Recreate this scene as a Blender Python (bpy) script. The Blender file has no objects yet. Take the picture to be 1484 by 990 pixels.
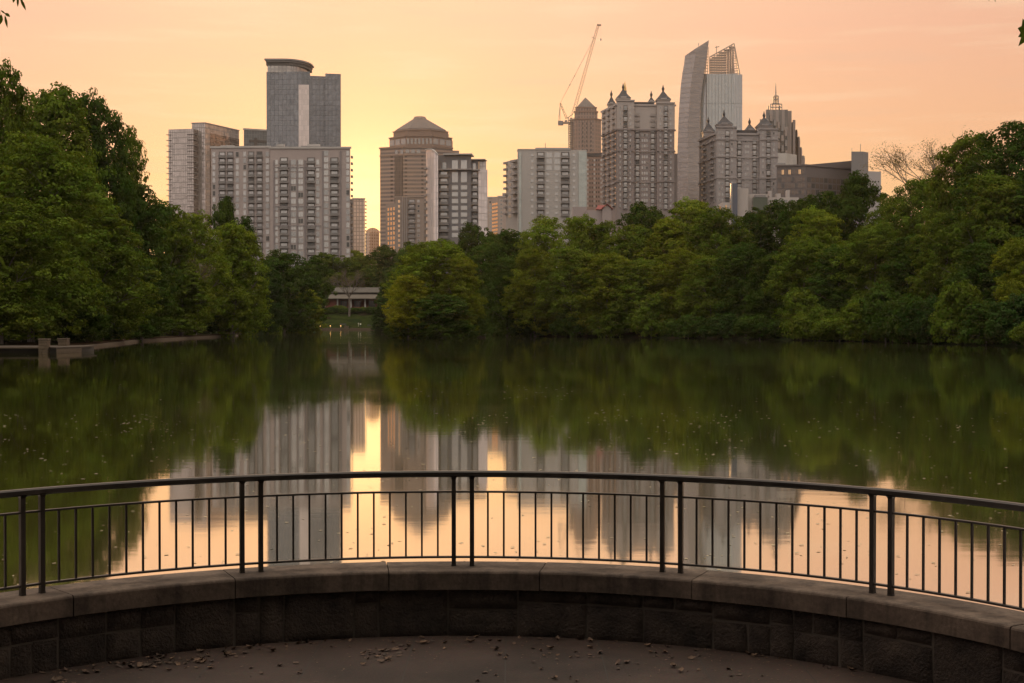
import bpy, math, random
import numpy as np
from math import radians as R_, sin, cos, pi
from mathutils import Vector

random.seed(7)
C = bpy.context.scene.collection

# ------------------------------------------------------------------ camera
F = 2061.0; CX, CY, HOR = 742.0, 495.0, 467.0
PITCH = math.atan((CY-HOR)/F)
CAMZ = 3.0
cam_d = bpy.data.cameras.new('camera'); cam = bpy.data.objects.new('camera', cam_d); C.objects.link(cam)
cam.location = (0, 0, CAMZ); cam.rotation_euler = (pi/2-PITCH, 0, 0)
cam_d.sensor_width = 36; cam_d.lens = 36*F/1484; cam_d.clip_start = 0.1; cam_d.clip_end = 20000
bpy.context.scene.camera = cam

# ------------------------------------------------------------------ sky, sun, exposure
SUN_AZ = -math.atan((742-478)/F)       # azimuth from +Y, negative = towards -X
SUN_EL = R_(4.9)
SUNV = Vector((sin(SUN_AZ)*cos(SUN_EL), cos(SUN_AZ)*cos(SUN_EL), sin(SUN_EL)))
world = bpy.data.worlds.new('World'); bpy.context.scene.world = world; world.use_nodes = True
wt = world.node_tree; wt.nodes.clear()
def N(t, typ, **kw):
    n = t.nodes.new(typ)
    for k, v in kw.items():
        if k.startswith('i_'): n.inputs[k[2:].replace('_', ' ')].default_value = v
        else: setattr(n, k, v)
    return n
def MATH(t, op, a, b=None, clamp=False):
    n = t.nodes.new('ShaderNodeMath'); n.operation = op; n.use_clamp = clamp
    for i, v in ((0, a), (1, b)):
        if v is None: continue
        if isinstance(v, (int, float)): n.inputs[i].default_value = v
        else: t.links.new(v, n.inputs[i])
    return n.outputs[0]
def MIX(t, f, a, b, blend='MIX', clamp=False):
    n = t.nodes.new('ShaderNodeMix'); n.data_type = 'RGBA'; n.blend_type = blend; n.clamp_result = clamp
    for sock, v in ((n.inputs[0], f), (n.inputs[6], a), (n.inputs[7], b)):
        if isinstance(v, (int, float)): sock.default_value = v
        elif isinstance(v, tuple): sock.default_value = v if len(v) == 4 else (*v, 1)
        else: t.links.new(v, sock)
    return n.outputs[2]
def RAMP(t, f, stops, interp='LINEAR'):
    n = t.nodes.new('ShaderNodeValToRGB'); cr = n.color_ramp; cr.interpolation = interp
    while len(cr.elements) < len(stops): cr.elements.new(0.5)
    for e, (p, c) in zip(cr.elements, stops):
        e.position = p; e.color = (*c, 1) if len(c) == 3 else c
    t.links.new(f, n.inputs[0]); return n.outputs[0]

tc = wt.nodes.new('ShaderNodeTexCoord')
nv = wt.nodes.new('ShaderNodeVectorMath'); nv.operation = 'NORMALIZE'; wt.links.new(tc.outputs['Generated'], nv.inputs[0])
sp = wt.nodes.new('ShaderNodeSeparateXYZ'); wt.links.new(nv.outputs[0], sp.inputs[0])
SX, SY, SZ = sp.outputs
zpos = MATH(wt, 'MAXIMUM', SZ, 0.0)
# the band over the skyline: gold at the horizon, peach above, greying overhead
low = RAMP(wt, zpos, [(0.0, (1.0, .64, .23)), (.05, (1.0, .62, .26)), (.13, (1.0, .572, .32)), (.20, (1.0, .575, .375)), (.34, (1.0, .72, .50)), (.6, (1.6, 1.42, 1.15)), (1.0, (2.3, 2.15, 1.85))])
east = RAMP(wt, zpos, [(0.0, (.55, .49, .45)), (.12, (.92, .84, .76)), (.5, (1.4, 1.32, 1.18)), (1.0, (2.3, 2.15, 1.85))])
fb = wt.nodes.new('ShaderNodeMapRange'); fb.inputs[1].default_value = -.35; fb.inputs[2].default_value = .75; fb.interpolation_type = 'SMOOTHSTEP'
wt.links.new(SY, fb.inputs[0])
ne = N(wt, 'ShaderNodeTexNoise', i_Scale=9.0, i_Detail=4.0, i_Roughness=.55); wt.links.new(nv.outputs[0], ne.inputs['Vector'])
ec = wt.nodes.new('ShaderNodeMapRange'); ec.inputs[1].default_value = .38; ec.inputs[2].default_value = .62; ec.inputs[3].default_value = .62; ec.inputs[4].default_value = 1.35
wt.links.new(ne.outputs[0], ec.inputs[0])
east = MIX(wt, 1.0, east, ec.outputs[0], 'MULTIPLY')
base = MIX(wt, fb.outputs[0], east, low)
# away from the sunset towards +X the peach gets duller
side = wt.nodes.new('ShaderNodeMapRange'); side.inputs[1].default_value = -.02; side.inputs[2].default_value = .42; side.interpolation_type = 'SMOOTHSTEP'
wt.links.new(SX, side.inputs[0])
base = MIX(wt, side.outputs[0], base, (.86, .81, .83), 'MULTIPLY')
side2 = wt.nodes.new('ShaderNodeMapRange'); side2.inputs[1].default_value = -.12; side2.inputs[2].default_value = -.5; side2.interpolation_type = 'SMOOTHSTEP'
wt.links.new(SX, side2.inputs[0])
base = MIX(wt, side2.outputs[0], base, (.97, .91, .96), 'MULTIPLY')
# glow around the place where the sun goes down
GAZ = -math.atan((742-526)/F); GEL = math.atan((467-315)/F)
GV = (sin(GAZ)*cos(GEL), cos(GAZ)*cos(GEL), sin(GEL))
dt = wt.nodes.new('ShaderNodeVectorMath'); dt.operation = 'DOT_PRODUCT'; wt.links.new(nv.outputs[0], dt.inputs[0]); dt.inputs[1].default_value = GV
dpos = MATH(wt, 'MAXIMUM', dt.outputs['Value'], 0.0)
g1 = MATH(wt, 'POWER', dpos, 900.0); g2 = MATH(wt, 'POWER', dpos, 150.0)
g3 = MATH(wt, 'POWER', dpos, 28.0)
base = MIX(wt, g3, base, (.05, .015, .0), 'ADD')
base = MIX(wt, MATH(wt, 'MULTIPLY', g2, .65), base, (.30, .13, .0), 'ADD')
base = MIX(wt, MATH(wt, 'MULTIPLY', g1, 1.0), base, (.8, .48, .24), 'ADD')
# thin streaks of cloud
mp = wt.nodes.new('ShaderNodeMapping'); mp.inputs['Scale'].default_value = (3.0, 3.0, 34.0); mp.inputs['Rotation'].default_value = (0.0, .05, 0)
wt.links.new(nv.outputs[0], mp.inputs[0])
nz = N(wt, 'ShaderNodeTexNoise', i_Scale=2.4, i_Detail=5.0, i_Roughness=.55); wt.links.new(mp.outputs[0], nz.inputs['Vector'])
cl = wt.nodes.new('ShaderNodeMapRange'); cl.inputs[1].default_value = .52; cl.inputs[2].default_value = .74; wt.links.new(nz.outputs[0], cl.inputs[0])
base = MIX(wt, MATH(wt, 'MULTIPLY', cl.outputs[0], .38), base, (1.0, .74, .50))
cl2 = wt.nodes.new('ShaderNodeMapRange'); cl2.inputs[1].default_value = .44; cl2.inputs[2].default_value = .28; wt.links.new(nz.outputs[0], cl2.inputs[0])
base = MIX(wt, MATH(wt, 'MULTIPLY', cl2.outputs[0], .26), base, (.78, .50, .36))
sky = wt.nodes.new('ShaderNodeTexSky'); sky.sky_type = 'NISHITA'; sky.sun_disc = False
sky.sun_elevation = SUN_EL; sky.sun_rotation = SUN_AZ; sky.dust_density = 4.0
nis = MIX(wt, 1.0, sky.outputs[0], (.04, .04, .04), 'MULTIPLY')
final = MIX(wt, .12, base, nis)
bg = wt.nodes.new('ShaderNodeBackground'); bg.inputs[1].default_value = 1.1; wt.links.new(final, bg.inputs[0])
wo = wt.nodes.new('ShaderNodeOutputWorld'); wt.links.new(bg.outputs[0], wo.inputs[0])
world.cycles.sampling_method = 'MANUAL'; world.cycles.sample_map_resolution = 1024

sl = bpy.data.lights.new('sun', 'SUN'); sl.energy = 3.2; sl.angle = R_(0.8); sl.color = (1.0, .55, .22)
sun = bpy.data.objects.new('sun', sl); C.objects.link(sun); sun.rotation_euler = SUNV.to_track_quat('Z', 'Y').to_euler()
sun.location = (-200, 600, 300)
S = bpy.context.scene
S.view_settings.view_transform = 'Standard'; S.view_settings.look = 'None'; S.view_settings.gamma = 1
S.view_settings.exposure = 0.0; S.view_settings.use_curve_mapping = False
S.cycles.use_denoising = True; S.cycles.max_bounces = 6; S.cycles.diffuse_bounces = 3; S.cycles.glossy_bounces = 3
S.cycles.transmission_bounces = 3; S.cycles.transparent_max_bounces = 6; S.cycles.volume_bounces = 0
S.cycles.use_adaptive_sampling = True; S.cycles.adaptive_threshold = 0.018
S.cycles.sample_clamp_indirect = 4; S.cycles.caustics_reflective = False; S.cycles.caustics_refractive = False

# ------------------------------------------------------------------ pixel -> place
cp, spn = cos(PITCH), sin(PITCH)
def ray(x, y):
    dx = (x-CX)/F; dy = -(y-CY)/F
    return Vector((dx, cp+dy*spn, -spn+dy*cp))
def at(x, y, Y):
    d = ray(x, y); k = Y/d.y
    return Vector((d.x*k, Y, CAMZ+d.z*k))
def gp(x, y, z=0.0):
    d = ray(x, y); k = (z-CAMZ)/d.z
    return Vector((d.x*k, d.y*k, z))
def xx(x, Y): return at(x, HOR, Y).x
def zz(y, Y): return at(CX, y, Y).z

# ------------------------------------------------------------------ objects
def tag(o, label=None, cat=None, group=None, kind=None):
    if label: o['label'] = label
    if cat: o['category'] = cat
    if group: o['group'] = group
    if kind: o['kind'] = kind
    return o
def empty(name, loc, label=None, cat=None, group=None):
    o = bpy.data.objects.new(name, None); C.objects.link(o); o.location = loc; o.empty_display_size = .5
    return tag(o, label, cat, group)
def wloc(o):
    v = Vector((0, 0, 0))
    while o is not None: v += Vector(o.location); o = o.parent
    return v
class MB:
    def __init__(s): s.v = []; s.f = []; s.m = []; s.mats = []
    def mi(s, mat):
        if mat not in s.mats: s.mats.append(mat)
        return s.mats.index(mat)
    def poly(s, pts, mat):
        n = len(s.v); s.v += [tuple(p) for p in pts]; s.f.append(tuple(range(n, n+len(pts)))); s.m.append(s.mi(mat))
    def hexa(s, p, mat):       # 8 points: bottom 4 ccw seen from above, top 4
        n = len(s.v); s.v += [tuple(q) for q in p]; k = s.mi(mat)
        for f in ((3, 2, 1, 0), (4, 5, 6, 7), (0, 1, 5, 4), (1, 2, 6, 5), (2, 3, 7, 6), (3, 0, 4, 7)):
            s.f.append(tuple(n+i for i in f)); s.m.append(k)
    def box(s, x0, x1, y0, y1, z0, z1, mat):
        s.hexa([(x0, y0, z0), (x1, y0, z0), (x1, y1, z0), (x0, y1, z0), (x0, y0, z1), (x1, y0, z1), (x1, y1, z1), (x0, y1, z1)], mat)
    def prism(s, poly, z0, z1, mat, cap=None, scale_top=None):     # poly ccw from above; z1 may be a list
        n = len(s.v); m = len(poly); k = s.mi(mat)
        zt = z1 if isinstance(z1, (list, tuple)) else [z1]*m
        zb = z0 if isinstance(z0, (list, tuple)) else [z0]*m
        s.v += [(p[0], p[1], zb[i]) for i, p in enumerate(poly)] + [(p[0], p[1], zt[i]) for i, p in enumerate(poly)]
        for i in range(m):
            j = (i+1) % m; s.f.append((n+i, n+j, n+m+j, n+m+i)); s.m.append(k)
        s.f.append(tuple(n+m+i for i in range(m))); s.m.append(s.mi(cap) if cap else k)
        s.f.append(tuple(n+m-1-i for i in range(m))); s.m.append(k)
    def loft(s, rings, mat, caps=True):       # rings: lists of 3D points, same count, ccw from above going up
        n = len(s.v); m = len(rings[0]); k = s.mi(mat)
        for r in rings: s.v += [tuple(p) for p in r]
        for a in range(len(rings)-1):
            for i in range(m):
                j = (i+1) % m; b = n+a*m; s.f.append((b+i, b+j, b+m+j, b+m+i)); s.m.append(k)
        if caps:
            s.f.append(tuple(n+(len(rings)-1)*m+i for i in range(m))); s.m.append(k)
            s.f.append(tuple(n+m-1-i for i in range(m))); s.m.append(k)
    def pyramid(s, poly, z0, apex, mat):
        n = len(s.v); m = len(poly); k = s.mi(mat)
        s.v += [(p[0], p[1], z0) for p in poly] + [tuple(apex)]
        for i in range(m): s.f.append((n+i, n+(i+1) % m, n+m)); s.m.append(k)
        s.f.append(tuple(n+m-1-i for i in range(m))); s.m.append(k)
    def beam(s, a, b, w, mat, h=None):
        a = Vector(a); b = Vector(b); d = (b-a).normalized(); h = h or w
        up = Vector((0, 0, 1)) if abs(d.z) < .95 else Vector((0, 1, 0))
        u = d.cross(up).normalized()*w/2; v = u.cross(d).normalized()*h/2
        s.hexa([a-u-v, a+u-v, b+u-v, b-u-v, a-u+v, a+u+v, b+u+v, b-u+v], mat)
    def tube(s, pts, rad, mat, n=8):
        pts = [Vector(p) for p in pts]; rings = []
        for i, p in enumerate(pts):
            d = (pts[min(i+1, len(pts)-1)]-pts[max(i-1, 0)]).normalized()
            up = Vector((0, 0, 1)) if abs(d.z) < .9 else Vector((1, 0, 0))
            u = d.cross(up).normalized(); v = u.cross(d)
            r = rad[i] if isinstance(rad, (list, tuple)) else rad
            rings.append([p+(u*cos(2*pi*k/n)-v*sin(2*pi*k/n))*r for k in range(n)])
        s.loft(rings, mat)
    def build(s, name, parent=None, kind=None, smooth=False, bevel=0):
        off = wloc(parent) if parent is not None else Vector((0, 0, 0))
        loc = Vector((0, 0, 0))
        me = bpy.data.meshes.new(name)
        vs = [(a-off.x, b-off.y, c-off.z) for a, b, c in s.v]
        me.from_pydata(vs, [], s.f)
        for m in s.mats: me.materials.append(m)
        me.polygons.foreach_set('material_index', s.m)
        uv = me.uv_layers.new(name='UVMap').data
        for p in me.polygons:       # planar metres: u along the wall, v up
            nx, ny, nz_ = p.normal
            if abs(nz_) > .8:
                for li, vi in zip(p.loop_indices, p.vertices): uv[li].uv = (s.v[vi][0], s.v[vi][1])
            else:
                l = math.hypot(nx, ny) or 1; tx, ty = -ny/l, nx/l
                for li, vi in zip(p.loop_indices, p.vertices): uv[li].uv = (s.v[vi][0]*tx+s.v[vi][1]*ty, s.v[vi][2])
        if smooth: me.polygons.foreach_set('use_smooth', [True]*len(me.polygons))
        me.update()
        o = bpy.data.objects.new(name, me); C.objects.link(o)
        if parent is not None: o.parent = parent
        if kind: o['kind'] = kind
        if bevel:
            b = o.modifiers.new('edge', 'BEVEL'); b.width = bevel; b.segments = 2; b.limit_method = 'ANGLE'
        return o

# ------------------------------------------------------------------ materials
def newmat(name):
    m = bpy.data.materials.new(name); m.use_nodes = True; t = m.node_tree
    return m, t, t.nodes['Principled BSDF']
def mat_wall(name, col, rough=.85, var=.12, scale=.15, floor=0, band=None, bandw=.12, off=0.0, spec=.3):
    m, t, b = newmat(name)
    tcn = t.nodes.new('ShaderNodeTexCoord')
    n1 = N(t, 'ShaderNodeTexNoise', i_Scale=scale, i_Detail=6.0, i_Roughness=.6); t.links.new(tcn.outputs['Object'], n1.inputs['Vector'])
    mr = t.nodes.new('ShaderNodeMapRange'); mr.inputs[3].default_value = 1-var; mr.inputs[4].default_value = 1+var; mr.inputs[1].default_value = .3; mr.inputs[2].default_value = .7
    t.links.new(n1.outputs[0], mr.inputs[0])
    c = MIX(t, 1.0, col, mr.outputs[0], 'MULTIPLY')
    if floor:
        uvs = t.nodes.new('ShaderNodeSeparateXYZ'); t.links.new(tcn.outputs['UV'], uvs.inputs[0])
        fr = MATH(t, 'FRACT', MATH(t, 'DIVIDE', MATH(t, 'ADD', uvs.outputs[1], off), floor))
        c = MIX(t, MATH(t, 'LESS_THAN', fr, bandw), c, band)
    t.links.new(c, b.inputs['Base Color']); b.inputs['Roughness'].default_value = rough
    b.inputs['Specular IOR Level'].default_value = spec
    return m
def mat_plain(name, col, rough=.6, metal=0.0, spec=.5, emit=None, es=0):
    m, t, b = newmat(name)
    b.inputs['Base Color'].default_value = (*col, 1); b.inputs['Roughness'].default_value = rough
    b.inputs['Metallic'].default_value = metal; b.inputs['Specular IOR Level'].default_value = spec
    if emit: b.inputs['Emission Color'].default_value = (*emit, 1); b.inputs['Emission Strength'].default_value = es
    return m
def mat_curtain(name, glass, mull, w=1.5, h=3.5, gap=.12, rough=.12, var=.3, metal=.5, offset=0.0, spec=.8):
    m, t, b = newmat(name)
    tcn = t.nodes.new('ShaderNodeTexCoord')
    br = t.nodes.new('ShaderNodeTexBrick'); t.links.new(tcn.outputs['UV'], br.inputs['Vector'])
    br.offset = offset; br.squash = 1; br.inputs['Scale'].default_value = 1
    br.inputs['Brick Width'].default_value = w; br.inputs['Row Height'].default_value = h; br.inputs['Mortar Size'].default_value = gap/2
    br.inputs['Mortar Smooth'].default_value = 0
    g2_ = tuple(min(1, c*(1+var)) for c in glass); g1_ = tuple(c*(1-var) for c in glass)
    br.inputs['Color1'].default_value = (*g1_, 1); br.inputs['Color2'].default_value = (*g2_, 1); br.inputs['Mortar'].default_value = (*mull, 1)
    t.links.new(br.outputs['Color'], b.inputs['Base Color'])
    mr = t.nodes.new('ShaderNodeMapRange'); mr.inputs[3].default_value = rough; mr.inputs[4].default_value = .6; t.links.new(br.outputs['Fac'], mr.inputs[0])
    t.links.new(mr.outputs[0], b.inputs['Roughness'])
    mm = t.nodes.new('ShaderNodeMapRange'); mm.inputs[3].default_value = metal; mm.inputs[4].default_value = 0; t.links.new(br.outputs['Fac'], mm.inputs[0])
    t.links.new(mm.outputs[0], b.inputs['Metallic'])
    b.inputs['Specular IOR Level'].default_value = spec
    # panes are never quite flat: each reflects a slightly different patch of sky
    nn = N(t, 'ShaderNodeTexNoise', i_Scale=.22, i_Detail=2.0); t.links.new(tcn.outputs['UV'], nn.inputs['Vector'])
    bp = t.nodes.new('ShaderNodeBump'); bp.inputs['Strength'].default_value = .5; bp.inputs['Distance'].default_value = .35
    t.links.new(nn.outputs[0], bp.inputs['Height']); t.links.new(bp.outputs[0], b.inputs['Normal'])
    return m
M = {}
M['glass_bright'] = mat_plain('window_glass_bright', (.44, .42, .40), .15, .35)
M['glass_mid'] = mat_plain('window_glass_grey', (.30, .29, .28), .12, .35)
M['glass_dark'] = mat_plain('window_glass_dark', (.07, .065, .06), .10, .2)
M['glass_sun_glint'] = mat_plain('window_glass_sun_glint', (.85, .55, .30), .25, .9)  # gold sunset reflection put into the glass colour
M['trim_white'] = mat_wall('painted_trim', (.40, .37, .34), .6)
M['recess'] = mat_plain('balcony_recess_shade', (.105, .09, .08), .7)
M['slab'] = mat_wall('balcony_concrete', (.28, .25, .235), .8)
M['railgrey'] = mat_plain('balcony_rail', (.16, .145, .135), .5)
M['roofdark'] = mat_wall('slate_roof', (.055, .052, .055), .7)
M['metal_grey'] = mat_plain('grey_metal', (.22, .20, .19), .5, .4)
GL = [M['glass_bright']]*5+[M['glass_mid']]*3+[M['glass_dark']]
# ------------------------------------------------------------------ the lake and the land
lake = [(-5.5, 4.4), (-14, 6.5), (-30, 20), (-44, 60), (-52, 110), (-51, 140), (-49.5, 163), (-58, 221), (-60, 300), (-69, 364), (-73, 430), (-76, 475), (-78, 562), (-47, 562),
        (-40, 520), (-20, 430), (2, 330), (6, 296), (20, 286), (28, 272), (34, 262), (43, 244), (51, 226), (58, 203), (63, 172), (72, 140), (70, 90), (50, 40), (25, 12), (8, 4.4)]
LK = np.array(lake)
def lake_sd(x, y):      # signed distance to the shore, positive on land
    x = np.asarray(x, float); y = np.asarray(y, float)
    d = np.full(x.shape, 1e18); inside = np.zeros(x.shape, bool)
    for i in range(len(LK)):
        a = LK[i]; b = LK[(i+1) % len(LK)]; e = b-a
        t = np.clip(((x-a[0])*e[0]+(y-a[1])*e[1])/(e@e), 0, 1)
        d = np.minimum(d, (x-a[0]-t*e[0])**2+(y-a[1]-t*e[1])**2)
        c = ((a[1] > y) != (b[1] > y)) & (x < (b[0]-a[0])*(y-a[1])/(b[1]-a[1]+1e-12)+a[0])
        inside ^= c
    d = np.sqrt(d); return np.where(inside, -d, d)
ISL = (-14.0, 276.0)
def terr(x, y):
    x = np.asarray(x, float); y = np.asarray(y, float)
    s = lake_sd(x, y)
    h = np.where(s < 0, np.maximum(-1.5, s*.35), np.minimum(s, 3)*.16)
    h = h+np.clip(s-3, 0, 14)*.05+np.clip(s-17, 0, 35)*.2+np.clip(s-52, 0, 400)*.02
    near = np.clip((45-y)/20, 0, 1)*np.clip((60-np.abs(x))/20, 0, 1)
    h2 = np.where(s < 0, np.maximum(-1.5, s*.8), np.minimum(.86, s*.8))
    h = h*(1-near)+h2*near
    r = np.hypot((x-ISL[0])/1.9, y-ISL[1])
    h = np.maximum(h, np.clip(.55-(r-3.2)*.35, -2, .5))
    return h
def tz(x, y): return float(terr(np.array([x]), np.array([y]))[0])

def mat_ground():
    m, t, b = newmat('forest_floor')
    tcn = t.nodes.new('ShaderNodeTexCoord')
    n1 = N(t, 'ShaderNodeTexNoise', i_Scale=.12, i_Detail=8.0, i_Roughness=.65); t.links.new(tcn.outputs['Object'], n1.inputs['Vector'])
    n2 = N(t, 'ShaderNodeTexNoise', i_Scale=2.5, i_Detail=6.0); t.links.new(tcn.outputs['Object'], n2.inputs['Vector'])
    c = RAMP(t, n1.outputs[0], [(.40, (.028, .018, .011)), (.50, (.018, .02, .009)), (.62, (.016, .03, .009))])
    c = MIX(t, .5, c, MIX(t, 1.0, c, n2.outputs[1], 'MULTIPLY'))
    t.links.new(c, b.inputs['Base Color']); b.inputs['Roughness'].default_value = .95; b.inputs['Specular IOR Level'].default_value = 0
    return m
def axis(a, b, fine, coarse, lo, hi):
    out = list(np.arange(lo, a, coarse))+list(np.arange(a, b, fine))+list(np.arange(b, hi+1, coarse)); return np.array(out)
gxs = axis(-110, 110, 2.0, 60, -2330, 2330); gys = axis(-20, 640, 2.5, 60, -200, 2300)
gxs = np.unique(np.concatenate([gxs, np.arange(-16, 16, .8)])); gys = np.unique(np.concatenate([gys, np.arange(-4, 20, .8)]))
GX, GY = np.meshgrid(gxs, gys)
GZ = terr(GX, GY)
bump = .25*np.sin(GX*.31+GY*.17)*np.sin(GY*.23-GX*.11)
GZ = np.where((GZ > .3) & (GY > 60), GZ+bump, GZ)
# the paved overlook covers this part: keep the earth below it
GZ = np.where((np.hypot(GX+.3389, GY-5.8605) < 4.6) | ((np.abs(GX) < 5.0) & (GY < 6)), np.minimum(GZ, .6), GZ)
nx_, ny_ = len(gxs), len(gys)
vs = np.stack([GX.ravel(), GY.ravel(), GZ.ravel()], 1)
idx = np.arange(nx_*ny_).reshape(ny_, nx_)
fs = np.stack([idx[:-1, :-1].ravel(), idx[:-1, 1:].ravel(), idx[1:, 1:].ravel(), idx[1:, :-1].ravel()], 1)
def fastmesh(name, vs, fs, mats, mi=None, smooth=False):
    me = bpy.data.meshes.new(name); nf, k = fs.shape
    me.vertices.add(len(vs)); me.vertices.foreach_set('co', np.ascontiguousarray(vs, dtype=np.float32).ravel())
    me.loops.add(nf*k); me.loops.foreach_set('vertex_index', fs.astype(np.int32).ravel())
    me.polygons.add(nf); me.polygons.foreach_set('loop_start', np.arange(0, nf*k, k, dtype=np.int32))
    me.polygons.foreach_set('loop_total', np.full(nf, k, dtype=np.int32))
    for m in mats: me.materials.append(m)
    if mi is not None: me.polygons.foreach_set('material_index', mi.astype(np.int32))
    if smooth: me.polygons.foreach_set('use_smooth', np.ones(nf, bool))
    me.update(calc_edges=True); me.validate(); return me
g = bpy.data.objects.new('ground', fastmesh('ground', vs, fs, [mat_ground()], smooth=True)); C.objects.link(g); tag(g, kind='structure')

def mat_water():
    m, t, _ = newmat('lake_water'); t.nodes.clear()
    out = t.nodes.new('ShaderNodeOutputMaterial')
    tcn = t.nodes.new('ShaderNodeTexCoord')
    mp = t.nodes.new('ShaderNodeMapping'); mp.inputs['Scale'].default_value = (.5, 1.6, 1); t.links.new(tcn.outputs['Object'], mp.inputs[0])
    n1 = N(t, 'ShaderNodeTexNoise', i_Scale=1.1, i_Detail=3.0, i_Roughness=.5); t.links.new(mp.outputs[0], n1.inputs['Vector'])
    bp = t.nodes.new('ShaderNodeBump'); bp.inputs['Strength'].default_value = .028; bp.inputs['Distance'].default_value = .03; t.links.new(n1.outputs[0], bp.inputs['Height'])
    # faint breeze patches: a little rougher in places
    n3 = N(t, 'ShaderNodeTexNoise', i_Scale=.035, i_Detail=3.0); mp3 = t.nodes.new('ShaderNodeMapping'); mp3.inputs['Scale'].default_value = (.35, 2.2, 1)
    t.links.new(tcn.outputs['Object'], mp3.inputs[0]); t.links.new(mp3.outputs[0], n3.inputs['Vector'])
    rr = t.nodes.new('ShaderNodeMapRange'); rr.inputs[1].default_value = .4; rr.inputs[2].default_value = .65; rr.inputs[3].default_value = .034; rr.inputs[4].default_value = .056
    t.links.new(n3.outputs[0], rr.inputs[0])
    fr = t.nodes.new('ShaderNodeFresnel'); fr.inputs[0].default_value = 1.33; t.links.new(bp.outputs[0], fr.inputs['Normal'])
    fac = MATH(t, 'MULTIPLY', MATH(t, 'POWER', fr.outputs[0], .26), 1.0, True)
    gl = t.nodes.new('ShaderNodeBsdfGlossy'); gl.inputs['Color'].default_value = (1, .97, .93, 1)
    t.links.new(rr.outputs[0], gl.inputs['Roughness']); t.links.new(bp.outputs[0], gl.inputs['Normal'])
    df = t.nodes.new('ShaderNodeBsdfDiffuse'); 
    n2 = N(t, 'ShaderNodeTexNoise', i_Scale=.02, i_Detail=4.0); t.links.new(tcn.outputs['Object'], n2.inputs['Vector'])
    t.links.new(RAMP(t, n2.outputs[0], [(.35, (.056, .048, .009)), (.6, (.048, .062, .009))]), df.inputs[0])
    mx = t.nodes.new('ShaderNodeMixShader'); t.links.new(fac, mx.inputs[0]); t.links.new(df.outputs[0], mx.inputs[1]); t.links.new(gl.outputs[0], mx.inputs[2])
    t.links.new(mx.outputs[0], out.inputs[0]); return m
wb = MB(); wb.poly([(-130, 3, 0), (130, 3, 0), (130, 600, 0), (-130, 600, 0)], mat_water()); w = wb.build('lake_water', kind='structure')

# ------------------------------------------------------------------ trees
def mat_leaf(name='foliage', trans=.27):
    m, t, _ = newmat(name); t.nodes.clear()
    out = t.nodes.new('ShaderNodeOutputMaterial')
    oi = t.nodes.new('ShaderNodeObjectInfo')
    at_ = t.nodes.new('ShaderNodeAttribute'); at_.attribute_name = 'tint'
    hs = t.nodes.new('ShaderNodeHueSaturation'); t.links.new(oi.outputs['Color'], hs.inputs['Color'])
    sx = t.nodes.new('ShaderNodeSeparateColor'); t.links.new(at_.outputs['Color'], sx.inputs[0])
    mh = t.nodes.new('ShaderNodeMapRange'); mh.inputs[3].default_value = .465; mh.inputs[4].default_value = .53; t.links.new(sx.outputs[0], mh.inputs[0])
    mv = t.nodes.new('ShaderNodeMapRange'); mv.inputs[3].default_value = .45; mv.inputs[4].default_value = 1.75; t.links.new(sx.outputs[1], mv.inputs[0])
    t.links.new(mh.outputs[0], hs.inputs['Hue']); t.links.new(mv.outputs[0], hs.inputs['Value'])
    d = t.nodes.new('ShaderNodeBsdfDiffuse'); t.links.new(hs.outputs[0], d.inputs[0])
    tr = t.nodes.new('ShaderNodeBsdfTranslucent'); t.links.new(MIX(t, 1.0, hs.outputs[0], (1.5, 1.25, .5), 'MULTIPLY'), tr.inputs[0])
    mx = t.nodes.new('ShaderNodeMixShader'); mx.inputs[0].default_value = trans
    t.links.new(d.outputs[0], mx.inputs[1]); t.links.new(tr.outputs[0], mx.inputs[2]); t.links.new(mx.outputs[0], out.inputs[0])
    return m
LEAF = mat_leaf()
def mat_bark():
    m, t, b = newmat('bark')
    tcn = t.nodes.new('ShaderNodeTexCoord')
    mp = t.nodes.new('ShaderNodeMapping'); mp.inputs['Scale'].default_value = (6, 6, 1.2); t.links.new(tcn.outputs['Object'], mp.inputs[0])
    n = N(t, 'ShaderNodeTexNoise', i_Scale=1.5, i_Detail=6.0); t.links.new(mp.outputs[0], n.inputs['Vector'])
    t.links.new(RAMP(t, n.outputs[0], [(.35, (.05, .038, .028)), (.65, (.17, .14, .11))]), b.inputs['Base Color'])
    b.inputs['Roughness'].default_value = .9; return m
BARK = mat_bark()

def leaves_mesh(name, cen, nor, size, rng, aspect=.62, jit=.26, fold=True, mats=None, clump=None):
    n = len(cen)
    nn = nor+rng.normal(0, jit, (n, 3)); nn /= np.linalg.norm(nn, axis=1)[:, None]+1e-9
    a = rng.normal(0, 1, (n, 3)); a[:, 2] -= .35; u = np.cross(nn, a); u /= np.linalg.norm(u, axis=1)[:, None]+1e-9
    v = np.cross(nn, u)
    sz = size*rng.uniform(.6, 1.35, n)
    L = u*(sz*.5)[:, None]; W = v*(sz*.5*aspect)[:, None]
    droop = nn*(sz*.12)[:, None]
    pts = np.stack([cen-L-droop, cen-W+droop*.6, cen+L-droop, cen+W+droop*.6], 1).reshape(-1, 3)
    fs = np.arange(4*n).reshape(n, 4)
    me = fastmesh(name, pts, fs, mats or [LEAF])
    ca = me.color_attributes.new('tint', 'FLOAT_COLOR', 'POINT')
    h = clump[0] if clump is not None else rng.random(n); val = clump[1] if clump is not None else rng.random(n)
    h = np.clip(h*.7+rng.random(n)*.3, 0, 1); val = np.clip(val*.72+rng.random(n)*.28, 0, 1)
    col = np.stack([h, val, np.zeros(n), np.ones(n)], 1).repeat(4, 0)
    ca.data.foreach_set('color', col.astype(np.float32).ravel())
    return me
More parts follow.
